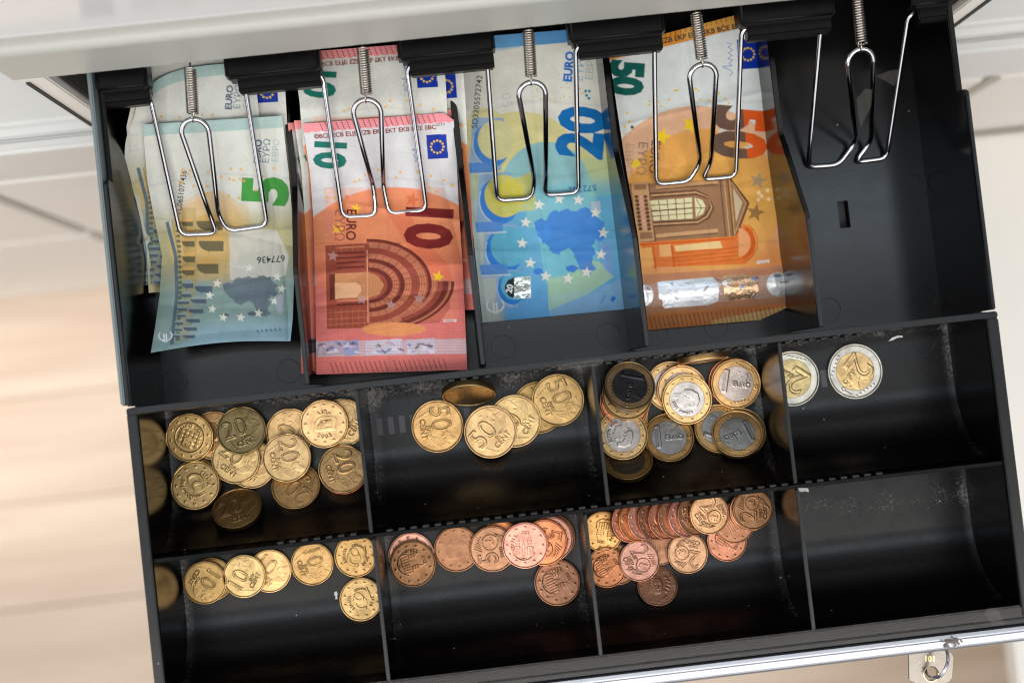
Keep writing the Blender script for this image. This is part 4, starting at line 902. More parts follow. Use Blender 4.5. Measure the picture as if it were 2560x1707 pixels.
# ------------------------------------------------------------------ coins
def coin_metal(name, rough, spot):
    m, nt, p, L = mat_new(name)
    oi = node(nt, 'ShaderNodeObjectInfo'); d = node(nt, 'ShaderNodeAttribute', attribute_name='grime'); g = node(nt, 'ShaderNodeTexCoord')
    ad = node(nt, 'ShaderNodeVectorMath', operation='ADD'); L.new(g.outputs['Object'], ad.inputs[0])
    cb = node(nt, 'ShaderNodeCombineXYZ'); mu = node(nt, 'ShaderNodeMath', operation='MULTIPLY'); mu.inputs[1].default_value = 7.0
    L.new(oi.outputs['Random'], mu.inputs[0]); L.new(mu.outputs[0], cb.inputs[0]); L.new(mu.outputs[0], cb.inputs[1]); L.new(cb.outputs[0], ad.inputs[1])
    n = node(nt, 'ShaderNodeTexNoise', i_Scale=170.0, i_Detail=7.0, i_Roughness=0.7); L.new(ad.outputs[0], n.inputs['Vector'])
    n2 = node(nt, 'ShaderNodeTexNoise', i_Scale=1300.0, i_Detail=3.0); L.new(ad.outputs[0], n2.inputs['Vector'])
    rp = ramp(nt, 0.34, 0.66, (spot, spot, spot, 1), (1.12, 1.12, 1.12, 1)); L.new(n.outputs['Fac'], rp.inputs[0])
    m1 = node(nt, 'ShaderNodeMix', data_type='RGBA', blend_type='MULTIPLY'); m1.inputs[0].default_value = 1.0
    L.new(oi.outputs['Color'], m1.inputs[6]); L.new(rp.outputs[0], m1.inputs[7])
    m2 = node(nt, 'ShaderNodeMix', data_type='RGBA'); m2.inputs[7].default_value = (0.035, 0.026, 0.018, 1)
    q = node(nt, 'ShaderNodeMath', operation='MULTIPLY'); q.inputs[1].default_value = 0.8; L.new(d.outputs['Fac'], q.inputs[0])
    L.new(q.outputs[0], m2.inputs[0]); L.new(m1.outputs[2], m2.inputs[6]); L.new(m2.outputs[2], p.inputs['Base Color'])
    p.inputs['Metallic'].default_value = 1.0
    mr = node(nt, 'ShaderNodeMapRange'); mr.inputs[3].default_value = rough * 1.3; mr.inputs[4].default_value = rough * 0.8
    L.new(n.outputs['Fac'], mr.inputs[0]); L.new(mr.outputs[0], p.inputs['Roughness'])
    b = node(nt, 'ShaderNodeBump', i_Strength=0.18, i_Distance=0.0002); L.new(n2.outputs['Fac'], b.inputs['Height']); L.new(b.outputs[0], p.inputs['Normal'])
    return m
M['coin'] = coin_metal('coin_metal', 0.42, 0.66)
WHT = (255, 255, 255); MID = (170, 170, 170); LOW = (110, 110, 110)
def ctext(S, t, r, a_mid, h, step, inward=False, bold=.03):
    """lettering round the edge of a coin"""
    n = len(t)
    for i, ch in enumerate(t):
        if ch == ' ': continue
        a = a_mid + (i - (n - 1) / 2) * step * (1 if not inward else -1)
        x, y = r * math.sin(R(a)), -r * math.cos(R(a))
        S.text(ch, x, y, h, (-a if not inward else 180 - a), WHT, bold=bold, mid=True)
def stars(S, r, n=12, s=.07):
    for k in range(n): S.star(r * math.sin(2 * math.pi * k / n), -r * math.cos(2 * math.pi * k / n), s, WHT)
def emap(S, x, y, s, col=MID):
    rng = random.Random(2)
    S.poly([(x + a * s, y + b * s) for a, b in ((-.3, .1), (-.2, -.1), (-.05, -.05), (.05, -.3), (.2, -.34), (.26, -.1), (.16, .05), (.22, .2), (.08, .3), (0, .16), (-.12, .3), (-.26, .26))], col)
    for k in range(7): S.ell(x + rng.uniform(-.35, .4) * s, y + rng.uniform(-.35, .4) * s, rng.uniform(.03, .08) * s, rng.uniform(.03, .07) * s, col)
def d_cent(n):
    def f(S):
        S.text(n, -.78 if n != '10' else -.66, .22, .78, 0, WHT, bold=.012, sx=.94); S.text(n, -.765 if n != '10' else -.645, .205, .745, 0, LOW, bold=-.028, sx=.975)
        S.text('EURO', -.06, .42, .13, 0, WHT, bold=.01); S.text('CENT', -.34, .68, .22, 0, WHT, bold=.01)
        emap(S, .48, -.42, .8)
        for k in range(6): S.line([(.52 + k * .07, -.02), (.30 + k * .07, .50 - k * .05)], .03, MID)
        for k in range(7): S.star(-.72 + k * .05, .1 + k * .11, .035, WHT)
    return f
def d_low(n):
    def f(S):
        S.text(n, -.66, .18, .90, 0, WHT, bold=.012, sx=.95); S.text(n, -.645, .165, .865, 0, LOW, bold=-.028, sx=.98); S.text('EURO', -.46, .44, .13, 0, WHT, bold=.02); S.text('CENT', -.52, .70, .22, 0, WHT, bold=.02)
        S.ell(.30, -.06, .34, .36, MID); S.ring(.30, -.06, .33, .37, WHT); emap(S, .30, -.06, .6, WHT)
        for k in range(6): S.line([(.05 + k * .09, .86 - k * .06), (.32 + k * .07, .34 - k * .03)], .028, WHT); S.line([(-.06 + k * .1, -.5), (.14 + k * .1, -.84 + k * .04)], .028, WHT)
        for k in range(5): S.star(.12 + k * .09, .78 - k * .12, .04, WHT); S.star(.2 + k * .1, -.7 + k * .06, .04, WHT)
    return f
def d_writer(S):                                  # head with a ruff, quill and stars
    stars(S, .82); S.ell(-.12, .08, .30, .34, MID)
    for k in range(26):
        a = R(100 + k * 8.2); S.ell(-.12 + .30 * math.cos(a), .10 + .33 * math.sin(a), .07, .07, WHT)
    S.ell(-.02, -.14, .22, .28, WHT); S.ell(.04, -.2, .16, .2, MID); S.line([(.28, .5), (.52, -.02), (.62, -.2)], .05, WHT)
    ctext(S, 'ESPAÑA', .60, -62, .13, 12); ctext(S, 'CERVANTES', .50, 60, .11, 12); ctext(S, '2010', .56, 152, .14, 13)
def d_harp(S):
    stars(S, .82); S.poly([(-.42, .28), (-.44, -.02), (-.28, -.26), (.1, -.36), (.5, -.28), (.56, -.16), (.46, .1), (.52, .26), (.4, .3), (.1, .28), (-.2, .32)], MID)
    S.poly([(-.32, .2), (-.32, -.02), (-.1, -.2), (.36, -.22), (.34, .14)], (0, 0, 0))
    for k in range(9): S.line([(-.28 + k * .03, .14 + k * .002), (-.12 + k * .055, -.18)], .022, WHT)
    ctext(S, 'éIRe', .52, 0, .16, 18); ctext(S, '2002', .56, 180, .16, 17, True)
def d_palace(S):
    S.ring(0, 0, .63, .66, WHT); stars(S, .84, 12, .06)
    for k in range(5): S.poly([(-.46 + k * .2, -.3), (-.32 + k * .2, -.34), (-.32 + k * .2, .36), (-.46 + k * .2, .36)], MID); 
    for k in range(4): S.line([(-.5, -.24 + k * .18), (.52, -.24 + k * .18)], .035, WHT)
    S.poly([(-.22, .44), (-.22, .1), (0, -.08), (.22, .1), (.22, .44)], WHT); S.text('20', -.14, .36, .2, 0, (0, 0, 0)); ctext(S, 'EURO CENT', .52, 0, .14, 15)
def d_cathedral(S):
    stars(S, .82)
    for x, h in ((-.36, -.46), (.20, -.46), (-.08, -.16)):
        S.poly([(x - .1, .42), (x - .1, h + .24), (x - .05, h + .16), (x, h - .06), (x + .05, h + .16), (x + .1, h + .24), (x + .1, .42)], MID)
        for k in range(5): S.line([(x - .1, h + .28 + k * .12), (x + .1, h + .28 + k * .12)], .025, WHT)
    S.poly([(-.52, .46), (-.52, .1), (.4, .1), (.4, .46)], MID)
    for k in range(8): S.line([(-.5 + k * .12, .12), (-.5 + k * .12, .46)], .028, WHT)
    S.ring(-.06, .16, .5, .53, WHT, 1, 20, 160); ctext(S, 'ESPAÑA', .60, -84, .13, 13, True); S.text('2022', .0, -.56, .13, 0, WHT, mid=True)
def d_face(S):                                    # woman's head looking out, branches round it
    S.ell(-.05, -.05, .36, .5, MID); S.ell(.02, .0, .26, .40, WHT)
    for k in range(9): S.line([(-.3 - .02 * k, -.5 + k * .1), (-.05, -.45 + k * .06)], .035, WHT)
    S.ell(-.08, -.06, .05, .025, (0, 0, 0)); S.ell(.12, -.06, .05, .025, (0, 0, 0)); S.line([(.04, -.05), (.06, .1), (0, .12)], .03, (60, 60, 60)); S.line([(-.04, .22), (.1, .22)], .04, (60, 60, 60))
    for k in range(5): S.ell(.5 + .1 * math.sin(k), -.4 + k * .18, .13, .05, WHT, rot=40)
    ctext(S, '2001', .72, 150, .13, 11, True); stars(S, .86, 12, .05)
def d_worn(S):
    stars(S, .82, 12, .05); S.ell(0, .02, .5, .44, LOW)
    for k in range(8): S.line([(-.4 + k * .1, -.3), (-.44 + k * .12, .4)], .04, MID)
def d_one(S):
    S.text('1', -.56, .38, .90, 0, WHT, bold=.03, sx=1.0); S.text('1', -.545, .365, .865, 0, LOW, bold=-.02, sx=1.03); S.text('EURO', -.14, .10, .20, 0, WHT, bold=.03); emap(S, .30, -.26, .7)
    for k in range(6): S.line([(.3 + k * .05, .2), (.22 + k * .04, .6)], .02, MID)
    for k in range(6): S.star(-.1 + k * .14, -.86 + k * .05, .04, WHT); S.star(-.1 + k * .14, .86 - k * .05, .04, WHT)
    S.ring(.86, 0, .05, .075, WHT)
def d_two(S):
    S.text('2', -.56, .46, 1.0, 0, WHT, bold=.03, sx=1.0); S.text('2', -.50, .40, .88, 0, LOW, bold=-.02, sx=1.06); S.text('EURO', .0, .14, .18, 0, WHT, bold=.03); emap(S, .30, -.26, .8)
    for k in range(6): S.line([(.2 + k * .07, .24), (.08 + k * .06, .62)], .022, MID)
    for k in range(6): S.star(-.05 + k * .15, -.87 + k * .05, .045, WHT); S.star(-.05 + k * .15, .87 - k * .05, .045, WHT)
    S.ring(.84, -.06, .05, .075, WHT); S.line([(.84, -.14), (.80, -.42)], .035, WHT)
def d_profile(S):                                 # a head in profile
    S.poly([(-.1, .62), (-.16, .34), (-.40, .22), (-.46, -.1), (-.36, -.40), (-.10, -.54), (.18, -.50), (.30, -.34), (.32, -.16), (.44, .02), (.34, .08), (.36, .16), (.30, .22), (.32, .32), (.20, .40), (.06, .38), (.10, .62)], MID)
    S.poly([(-.44, -.06), (-.36, -.38), (-.10, -.52), (.18, -.48), (.22, -.34), (-.02, -.30), (-.12, -.06), (-.22, .20), (-.38, .18)], WHT); S.ring(-.1, .0, .05, .09, WHT, 1, 60, 330); S.line([(.18, -.16), (.28, -.18)], .04, WHT)
    stars(S, .86, 12, .055); ctext(S, 'ESPAÑA 2015', .58, 104, .11, 9.5)
DES = dict(c20=d_cent('20'), c50=d_cent('50'), c10=d_cent('10'), c5=d_low('5'), c2=d_low('2'), writer=d_writer, harp=d_harp, palace=d_palace, cath=d_cathedral, face=d_face, worn=d_worn, one=d_one, two=d_two, prof=d_profile)
KS = 1.035                                        # the picture's scale against the coins' true sizes
SPEC = {'20': (22.25, 2.14, 'scallop'), '50': (24.25, 2.38, 'reed'), '1': (23.25, 2.33, 'reed'), '2e': (25.75, 2.2, 'reed'), '10': (19.75, 1.93, 'reed'), '5': (21.25, 1.67, ''), '2': (18.75, 1.67, '')}
_relief, _cm = {}, {}
def relief(d):
    if d not in _relief:
        S = Sheet([(0, -1, -1, 1, -1), (1, -1, 1, 1, 1)], 200, 200, (0, 0, 0)); S.ox = S.oy = 0
        DES[d](S); q = S.c[..., 0].reshape(200, 2, 200, 2).mean((1, 3))
        for _ in range(1): q = (q + np.roll(q, 1, 0) + np.roll(q, -1, 0) + np.roll(q, 1, 1) + np.roll(q, -1, 1)) / 5
        gx, gy = np.gradient(q); _relief[d] = (q, np.clip(np.hypot(gx, gy) * 3.2, 0, 1))
    return _relief[d]
def coin_mesh(kind, d, part='all'):
    key = (kind, d, part)
    if key in _cm: return _cm[key]
    dia, th, edge = SPEC[kind]; rad, th = dia * KS / 2000, th * KS / 1000
    q, gr = relief(d); na = 168
    split = 0.69 if kind in ('1', '2e') else None
    lo, hi = {'all': (0.0, 1.0), 'core': (0.0, split or 1), 'ring': (split or 0, 1.0)}[part]
    rr = list(np.linspace(max(lo, 0.012), min(hi, 0.925), 52 if part == 'all' else 34))
    prof = [(r, 0.0, 0) for r in rr]
    if hi == 1.0: prof += [(.938, .30, 1), (.955, .52, 1), (.980, .52, 1), (.994, .40, 1), (1.0, 0.0, 2), (1.0, -(th * 1000) / KS + .35, 2), (.99, -(th * 1000) / KS, 2)]
    else: prof += [(split, -.25, 2)]
    A = np.linspace(0, 2 * np.pi, na + 1)
    P = np.zeros((len(prof), na + 1, 3)); G = np.zeros((len(prof), na + 1))
    for i, (r, h, t) in enumerate(prof):
        ca, sa = np.cos(A), np.sin(A); rad_ = np.full(na + 1, rad * r)
        if t and edge == 'scallop': rad_ = rad_ * (1 - .011 * np.exp(-(((A * 7 / (2 * np.pi)) % 1 - .5) / .12) ** 2) * (r > .95))
        if t == 2 and edge == 'reed': rad_ = rad_ * (1 - .006 * (np.arange(na + 1) % 2))
        hh = np.full(na + 1, h)
        if t == 0:
            x, y = (r * ca / .93 + 1) / 2 * 199, (1 - r * sa / .93) / 2 * 199
            xi, yi = np.clip(x.astype(int), 0, 198), np.clip(y.astype(int), 0, 198); fx, fy = x - xi, y - yi
            bl = lambda Q: Q[yi, xi] * (1 - fx) * (1 - fy) + Q[yi, xi + 1] * fx * (1 - fy) + Q[yi + 1, xi] * (1 - fx) * fy + Q[yi + 1, xi + 1] * fx * fy
            hh = bl(q) * .24; G[i] = bl(gr) * .45
            if r > .90: G[i] = np.maximum(G[i], .65)
            if split and abs(r - split) < .02: G[i] = np.maximum(G[i], .6)
        if t == 1 and h < .4: G[i] = .35
        if t == 2: G[i] = .25
        P[i] = np.stack([rad_ * ca, rad_ * sa, hh / 1000 * KS + th / 2 - .00052], -1)
    me = grid_mesh('coin_' + part, P, attrs={'grime': G})
    # close bottom (and the middle point)
    bm = bmesh.new(); bm.from_mesh(me); bmesh.ops.remove_doubles(bm, verts=bm.verts[:], dist=1e-7)
    be = [e for e in bm.edges if e.is_boundary]
    if part != 'ring': bmesh.ops.holes_fill(bm, edges=be, sides=0)
    bmesh.ops.recalc_face_normals(bm, faces=bm.faces[:])
    bm.to_mesh(me); bm.free(); me.polygons.foreach_set('use_smooth', [True] * len(me.polygons)); me.set_sharp_from_angle(angle=R(50))
    me.materials.append(M['coin']); _cm[key] = me
    return me
GOLD, GOLD2, BRZ, DKG = (0.92, 0.61, 0.28), (0.78, 0.50, 0.21), (0.62, 0.39, 0.16), (0.42, 0.31, 0.15)
PINK, ORG, BRN, COP, DBR = (0.97, 0.49, 0.36), (0.92, 0.37, 0.17), (0.54, 0.27, 0.155), (0.82, 0.37, 0.22), (0.34, 0.17, 0.09)
SIL, SILD = (0.72, 0.65, 0.60), (0.50, 0.50, 0.50)
NAMES = {'20': ('twenty_cent_coin', 'twenty cent coins'), '50': ('fifty_cent_coin', 'fifty cent coins'), '1': ('one_euro_coin', 'one euro coins'), '2e': ('two_euro_coin', 'two euro coins'), '10': ('ten_cent_coin', 'ten cent coins'), '5': ('five_cent_coin', 'five cent coins'), '2': ('two_cent_coin', 'two cent coins')}
def coin(kind, d, px, py, lev, rot, col, label, tilt=None, core=None, dz=0.0):
    jr = random.Random(int(px * 7 + py)); jf = jr.uniform(.72, 1.10); col = tuple(min(1, c * jf * jr.uniform(.96, 1.04)) for c in col)
    row = 0 if kind in ('20', '50', '1', '2e') else 1
    dia, th, _ = SPEC[kind]; rad, th = dia * KS / 2000, th * KS / 1000
    z = ZC
    for _ in range(4):
        p = at(px, py, z); bz, fz = float(bowl_z(np.array(p.y + rad * .9), row)), float(bowl_z(np.array(max(p.y - rad * .9, ROWS[row][1] + .0005)), row))
        if tilt is not None and dz: z = ZC + dz + th / 2
        else: z = (bz + fz) / 2 + th * (lev + .5) + dz + .00015
    p = at(px, py, z)
    tx = -math.degrees(math.atan2(fz - bz, rad * 1.8))
    t = (tx + (tilt[0] if tilt else 0), tilt[1] if tilt else 0) if not (tilt is not None and dz) else tilt
    M3 = Matrix.Rotation(R(t[0]), 4, 'X') @ Matrix.Rotation(R(t[1]), 4, 'Y') @ Matrix.Rotation(R(rot - 6.4), 4, 'Z')
    nm, gp = NAMES[kind]
    if core is None:
        o = bpy.data.objects.new(nm, coin_mesh(kind, d)); COL.objects.link(o); o.color = (*col, 1)
    else:
        o = thing(nm, (0, 0, 0), None, None)
        for part, c in (('ring', col), ('core', core)):
            q = bpy.data.objects.new(part, coin_mesh(kind, d, part)); COL.objects.link(q); q.parent = o; q.color = (*c, 1)
    o.matrix_world = Matrix.Translation(p) @ M3
    tag(o, label, 'coin', gp)
    return o
C = coin
# --- twenty cent cup
C('20', 'worn', 492, 1207, 0, 30, BRZ, 'twenty cent coin hidden under the one with the bearded writer, only its rim showing')
C('20', 'c20', 535, 1088, 0, 10, GOLD2, 'twenty cent coin peeping out between the palace coin and the dark twenty', tilt=(-6, 0))
C('20', 'c20', 726, 1080, 0, 66, GOLD, 'bright twenty cent coin tucked under the left side of the harp coin')
C('20', 'c20', 857, 1056, 0, 60, GOLD, 'twenty cent coin cut off by the divider, right behind the harp coin')
C('20', 'c20', 630, 1160, 0, -20, GOLD, 'twenty cent coin mostly covered by the two bright ones in the middle of the heap')
C('20', 'c20', 860, 1176, 0, -70, ORG, 'twenty cent coin lowest of the pair at the right divider')
C('20', 'c20', 740, 1215, 0, 142, BRZ, 'dull twenty cent coin below the heap, numeral upside down, partly under a bright one')
C('20', 'palace', 475, 1093, 1, -22, GOLD2, 'twenty cent coin with palace building inside a circle, far left of the heap', tilt=(2, -5))
C('20', 'writer', 489, 1213, 1, -118, GOLD, 'bright twenty cent coin with bearded writer and ESPAÑA, lower left of the heap')
C('20', 'c20', 590, 1148, 1, -36, GOLD, 'shiny yellow twenty cent coin in the centre, lying under the dark twenty')
C('20', 'harp', 811, 1059, 1, 2, GOLD, 'twenty cent coin with an Irish harp and the year 2002')
C('20', 'c20', 717, 1144, 2, -78, GOLD, 'bright twenty cent coin on top below the harp coin, numeral turned sideways')
C('20', 'c20', 604, 1076, 2, 20, DKG, 'dark olive twenty cent coin tilted on top at the back of the heap', tilt=(-13, 3))
C('20', 'c20', 857, 1172, 1, -72, GOLD2, 'twenty cent coin upper of the pair resting against the right divider')
C('20', 'c20', 593, 1272, 0, 22, BRZ, 'dark twenty cent coin lying alone at the front on the curved cup floor', tilt=(-3, 0))
# --- fifty cent cup
C('50', 'c50', 1094, 1065, 0, -82, GOLD2, 'fifty cent coin furthest left, its numeral turned on its side')
C('50', 'worn', 1172, 984, 0, 0, DKG, 'fifty cent coin standing on edge and leaning on the back wall of its cup', tilt=(66, -4), dz=0.0105)
C('50', 'worn', 1346, 1018, 0, 20, BRZ, 'fifty cent coin at the bottom, under the rightmost fifty')
C('50', 'c50', 1287, 1052, 1, 66, GOLD, 'bright fifty cent coin half covered by the frontmost fifty', tilt=(0, 3))
C('50', 'c50', 1226, 1079, 2, 50, GOLD, 'frontmost fifty cent coin, speckled and bright, overlapping another')
C('50', 'c50', 1395, 999, 1, -66, GOLD2, 'rightmost fifty cent coin lying against the divider', tilt=(3, -3))
# --- one euro cup
C('1', 'worn', 1568, 1152, 0, 20, BRZ, 'tarnished one euro coin with green stains, frontmost in its cup', core=(0.16, 0.14, 0.11), tilt=(-8, 0))
for k, (a, b) in enumerate(((1556, 1050), (1558, 1022), (1562, 1004), (1568, 986))):
    C('1', 'prof', a, b, k, 20 * k, (GOLD, GOLD2, ORG, BRZ)[k], ('one euro coin at the foot of the leaning stack by the left divider', 'one euro coin second from the bottom of the leaning stack', 'one euro coin third from the bottom of the leaning stack', 'one euro coin right under the dark tilted one on the leaning stack')[k], core=SIL, tilt=(-4, 0))
C('1', 'one', 1672, 1094, 0, 4, BRZ, 'one euro coin with rusty ring and grey middle, in front of the portrait coins', core=SILD)
C('1', 'prof', 1676, 965, 0, 100, GOLD, 'one euro coin at the back, mostly hidden left of the topmost portrait coin', core=SIL)
C('1', 'one', 1798, 1072, 0, 70, GOLD2, 'one euro coin half hidden to the left under the silvery front coin', core=SILD)
C('1', 'one', 1852, 1080, 0, 40, GOLD2, 'one euro coin directly beneath the silvery front one, edge showing on the right', core=SIL)
C('1', 'worn', 1832, 955, 0, 10, COP, 'one euro coin lowest under the right rear one, coppery edge showing', core=SIL)
C('1', 'prof', 1556, 1087, 2, 176, GOLD, 'one euro coin with a head in profile upside down, by the left divider', core=SIL)
C('1', 'worn', 1704, 975, 1, 0, GOLD, 'golden one euro coin directly beneath the topmost portrait coin', core=SIL)
C('1', 'one', 1839, 959, 1, -8, GOLD2, 'one euro coin right rear, its pinkish middle showing the numeral', core=(0.74, 0.62, 0.55))
C('1', 'one', 1843, 1085, 1, -160, GOLD2, 'one euro coin with bright silver middle at the right front', core=(0.55, 0.57, 0.58), tilt=(-5, -4))
C('1', 'prof', 1717, 998, 2, -105, GOLD, 'one euro coin on top of the middle pile with a pale head lying sideways', core=(0.78, 0.72, 0.68))
C('1', 'one', 1574, 965, 5, -100, DKG, 'dark tilted one euro coin with dark reflection coloured into its middle, atop the stack', core=(0.06, 0.06, 0.065), tilt=(-17, 4))  # near-black middle is a dark reflection put into the core colour
C('1', 'worn', 1757, 897, 0, 0, GOLD2, 'one euro coin standing upright on its edge against the back wall', core=SIL, tilt=(86, 2), dz=0.0118)
# --- two euro cup
C('2e', 'two', 1979, 946, 0, 148, (0.78, 0.72, 0.66), 'two euro coin partly hidden behind the divider', core=(0.72, 0.56, 0.28))
C('2e', 'two', 2137, 928, 0, -128, (0.80, 0.74, 0.68), 'two euro coin lying free in the middle of the back wall area', core=(0.82, 0.58, 0.28))
# --- ten cent cup
C('10', 'worn', 530, 1447, 0, 0, BRZ, 'ten cent coin underneath the leftmost one')
C('10', 'c10', 513, 1455, 1, -122, GOLD2, 'leftmost ten cent coin, numeral upside down')
C('10', 'c10', 675, 1426, 0, -35, GOLD, 'ten cent coin third in the row, partly covered on its left', tilt=(0, 3))
C('10', 'c10', 611, 1439, 1, 62, GOLD, 'warm golden ten cent coin on top of its neighbours')
C('10', 'c10', 781, 1408, 0, -72, GOLD2, 'ten cent coin lying singly at the back with a greenish stain')
C('10', 'writer', 890, 1388, 0, 30, BRZ, 'dull ten cent coin with a bearded writer in the back corner by the divider')
C('10', 'writer', 903, 1497, 0, 50, GOLD, 'bright ten cent coin dated 2020 lying furthest forward by the divider')
# --- five cent cup
C('5', 'cath', 1028, 1387, 0, 40, PINK, 'pink five cent coin peeping out behind the dark brown one')
C('5', 'cath', 1032, 1408, 1, -70, DBR, 'dark brown five cent coin furthest left with a copper rim')
C('5', 'worn', 1142, 1371, 0, 10, BRN, 'smooth brown five cent coin with rubbed design, second from the left')
C('5', 'c5', 1251, 1358, 0, 60, ORG, 'orange five cent coin peeping out behind the brown and the cathedral coins')
C('5', 'c5', 1231, 1371, 1, 100, BRN, 'brown five cent coin half under the shiny pink cathedral coin')
C('5', 'c5', 1381, 1342, 0, 0, ORG, 'five cent coin lowest of the fan beside the right divider')
C('5', 'worn', 1375, 1347, 1, 0, PINK, 'pink five cent coin in the middle of the fan near the right divider')
C('5', 'c5', 1361, 1355, 2, -100, ORG, 'orange five cent coin with globe, top of the fan near the right divider')
C('5', 'cath', 1313, 1362, 3, 0, PINK, 'shiny pink five cent coin dated 2022 with an upright cathedral')
C('5', 'cath', 1393, 1455, 0, -64, COP, 'five cent coin lying alone in front of the others, cathedral tilted')
# --- two cent cup
C('2', 'worn', 1544, 1410, 0, 0, BRN, 'brown two cent coin underneath the orange and the pink ones at the left')
C('2', 'worn', 1649, 1361, 0, 0, BRN, 'plain brown two cent coin between the pink and the bright orange twos')
C('2', 'cath', 1817, 1352, 0, -120, COP, 'reddish two cent coin under the brown ones at the right')
C('2', 'worn', 1836, 1307, 1, 30, BRN, 'dull two cent coin lying between the brown stack and the reddish coin')
C('2', 'cath', 1516, 1417, 1, -60, ORG, 'orange two cent coin in front of the golden one at the left divider')
C('2', 'cath', 1507, 1328, 1, 170, (0.84, 0.46, 0.17), 'golden orange two cent coin dated 2020 in the left rear corner')
fan = ((1573, 1304, COP), (1591, 1302, ORG), (1613, 1298, PINK), (1638, 1297, BRN), (1664, 1297, COP), (1688, 1293, BRN), (1714, 1291, PINK), (1737, 1287, BRN))
ordn = ('first', 'second', 'third', 'fourth', 'fifth', 'sixth', 'seventh', 'eighth')
for k, (a, b, c) in enumerate(fan):
    C('2', ('cath', 'c2', 'worn')[k % 3], a, b, 0, 40 * k, c, 'two cent coin, %s from the left in the overlapping leaning row' % ordn[k], tilt=(-3, 21), dz=0.0046)
C('2', 'c2', 1773, 1284, 0, -48, (0.80, 0.45, 0.24), 'coppery two cent coin with clear numeral at the right end of the leaning row', tilt=(0, 9), dz=0.0065)
C('2', 'worn', 1874, 1276, 2, 0, COP, 'two cent coin second in the brown stack at the right rear')
C('2', 'c2', 1882, 1272, 3, 90, DBR, 'dark brown two cent coin on top of the stack at the right rear')
C('2', 'c2', 1719, 1382, 1, 168, (0.92, 0.50, 0.28), 'bright orange two cent coin with numeral upside down, front of the row')
C('2', 'c2', 1598, 1401, 2, -60, PINK, 'pink two cent coin lying on top at the left front')
C('2', 'face', 1643, 1464, 0, 4, BRN, 'brown two cent coin with a face, frontmost in its cup')
# ------------------------------------------------------------------ key, ring and scraps of tape
zk = -0.030
key = thing('key', at(2275, 1650, zk), 'worn nickel key numbered 101 standing in the drawer lock', 'key')
kp = [(2271, 1634), (2280, 1629), (2362, 1624), (2377, 1632), (2382, 1642), (2378, 1692), (2370, 1702), (2340, 1712), (2296, 1709), (2272, 1697)]
bm = bmesh.new(); n = 24; hc, hr = at(2326, 1683, zk), 0.0031
outer = [at(x, y, zk) for x, y in kp]; dense = []
for a, b in zip(outer, outer[1:] + outer[:1]):
    for q in range(4): dense.append(a.lerp(b, q / 4))
N = len(dense); inner = [hc + (Vector((d.x - hc.x, d.y - hc.y, 0)).normalized() * hr) for d in dense]
for zz in (0.0008, -0.0008): pass
vt = [[bm.verts.new((p.x, p.y, zk + h)) for p in ring] for ring, h in ((dense, .0008), (inner, .0008), (inner, -.0008), (dense, -.0008))]
for i in range(4):
    a, b = vt[i], vt[(i + 1) % 4]
    for q in range(N): bm.faces.new((a[q], a[(q + 1) % N], b[(q + 1) % N], b[q]))
bmesh.ops.recalc_face_normals(bm, faces=bm.faces[:])
put('bow', from_bm(bm, 'bow', True, 30), M['nickel'], key)
put('hole_rim', tube_mesh('hole_rim', [hc + Vector((math.cos(t), math.sin(t), 0)) * (hr + .0004) + Vector((0, 0, .0007)) for t in [2 * math.pi * q / 30 for q in range(31)]], .0004, 6, False), M['brass'], key)
box('blade', at(2312, 1640, zk).x, at(2340, 1640, zk).x, -0.1505, -0.1428, zk - .0009, zk + .0009, M['nickel'], key, .0003)
T = glyphs('101', .03); T = T / 1.0; bm = bmesh.new(); h = .0026; cw = T[..., 0].max(); p0 = at(2323, 1645, zk)
rt = Matrix.Rotation(R(180 - 6), 2)
for tri in T:
    vv = []
    for x, y in tri:
        q = rt @ Vector(((x - cw / 2) * h, (y - .5) * h)); vv.append(bm.verts.new((p0.x + q.x, p0.y + q.y, zk + .00088)))
    try: bm.faces.new(vv)
    except ValueError: pass
put('number', from_bm(bm, 'number'), M['brass'], key)
ringc = at(2345, 1652, zk + .004); ax1 = (at(2322, 1684, zk) - at(2362, 1624, zk + .004)).normalized(); up = Vector((0.35, 0.2, 1)).normalized(); up = (up - ax1 * up.dot(ax1)).normalized()
hel = []
for q in range(2 * 30 + 6):
    t = 2 * math.pi * q / 30; hel.append(at(2342, 1654, zk + .004) + ax1 * (math.cos(t) * .0076) + up * (math.sin(t) * .0076) + ax1.cross(up) * (.0007 * (q / 30 - 1)))
kr = put('key_ring', tube_mesh('key_ring', hel, .0005, 8), M['chrome'])
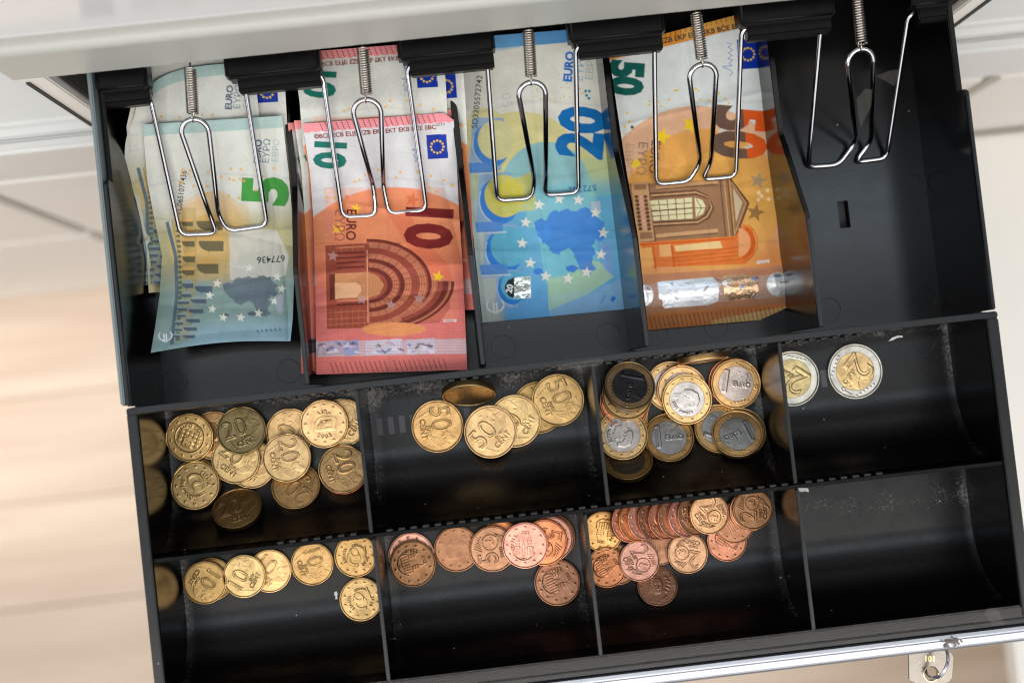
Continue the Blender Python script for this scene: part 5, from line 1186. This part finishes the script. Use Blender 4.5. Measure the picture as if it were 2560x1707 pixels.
tag(kr, 'thin steel split ring threaded through the hole of the key', 'key ring')
def tape_mat():
    m, nt, p, L = mat_new('clear_tape')
    p.inputs['Base Color'].default_value = (0.30, 0.29, 0.26, 1); p.inputs['Roughness'].default_value = 0.12; p.inputs['Transmission Weight'].default_value = 0.0; p.inputs['Alpha'].default_value = 0.07
    g = node(nt, 'ShaderNodeNewGeometry'); n = node(nt, 'ShaderNodeTexNoise', i_Scale=500.0); L.new(g.outputs['Position'], n.inputs['Vector'])
    b = node(nt, 'ShaderNodeBump', i_Strength=0.5, i_Distance=0.0006); L.new(n.outputs['Fac'], b.inputs['Height']); L.new(b.outputs[0], p.inputs['Normal'])
    return m
M['tape'] = tape_mat()
def scrap(pts, label, bend=0.0):
    bm = bmesh.new(); vv = [bm.verts.new(at(x, y, z)) for x, y, z in pts]; bm.faces.new(vv)
    bmesh.ops.triangulate(bm, faces=bm.faces[:]); bmesh.ops.subdivide_edges(bm, edges=bm.edges[:], cuts=2, use_grid_fill=True)
    bmesh.ops.solidify(bm, geom=bm.faces[:], thickness=.00006)
    o = put('tape_scrap', from_bm(bm, 'tape_scrap', True, 30), M['tape']); tag(o, label, 'tape')
scrap([(2188, 191, -.018), (2225, 177, -.012), (2250, 174, -.014), (2247, 196, -.019), (2234, 216, -.022), (2212, 202, -.016)], 'torn scrap of clear tape sticking to the right arm of the empty bay clip')
scrap([(2141, 248, -.020), (2163, 222, -.016), (2181, 225, -.017), (2178, 268, -.024), (2166, 290, -.028), (2152, 318, -.034), (2146, 296, -.030)], 'scrap of dull clear tape stuck inside the loop of the empty bay clip')
scrap([(2470, 1520, .0022), (2494, 1519, .0022), (2506, 1548, .0022), (2512, 1557, .0022), (2502, 1562, .0022), (2484, 1562, .0022), (2458, 1533, .0022)], 'piece of yellowed tape over the front right corner of the tray rim')
scrap([(1394, 912, .0020), (1500, 896, .0020), (1510, 902, .0020), (1505, 910, .0020), (1492, 914, .0020), (1396, 926, .0020)], 'strip of clear tape along the rim above the one euro cup')
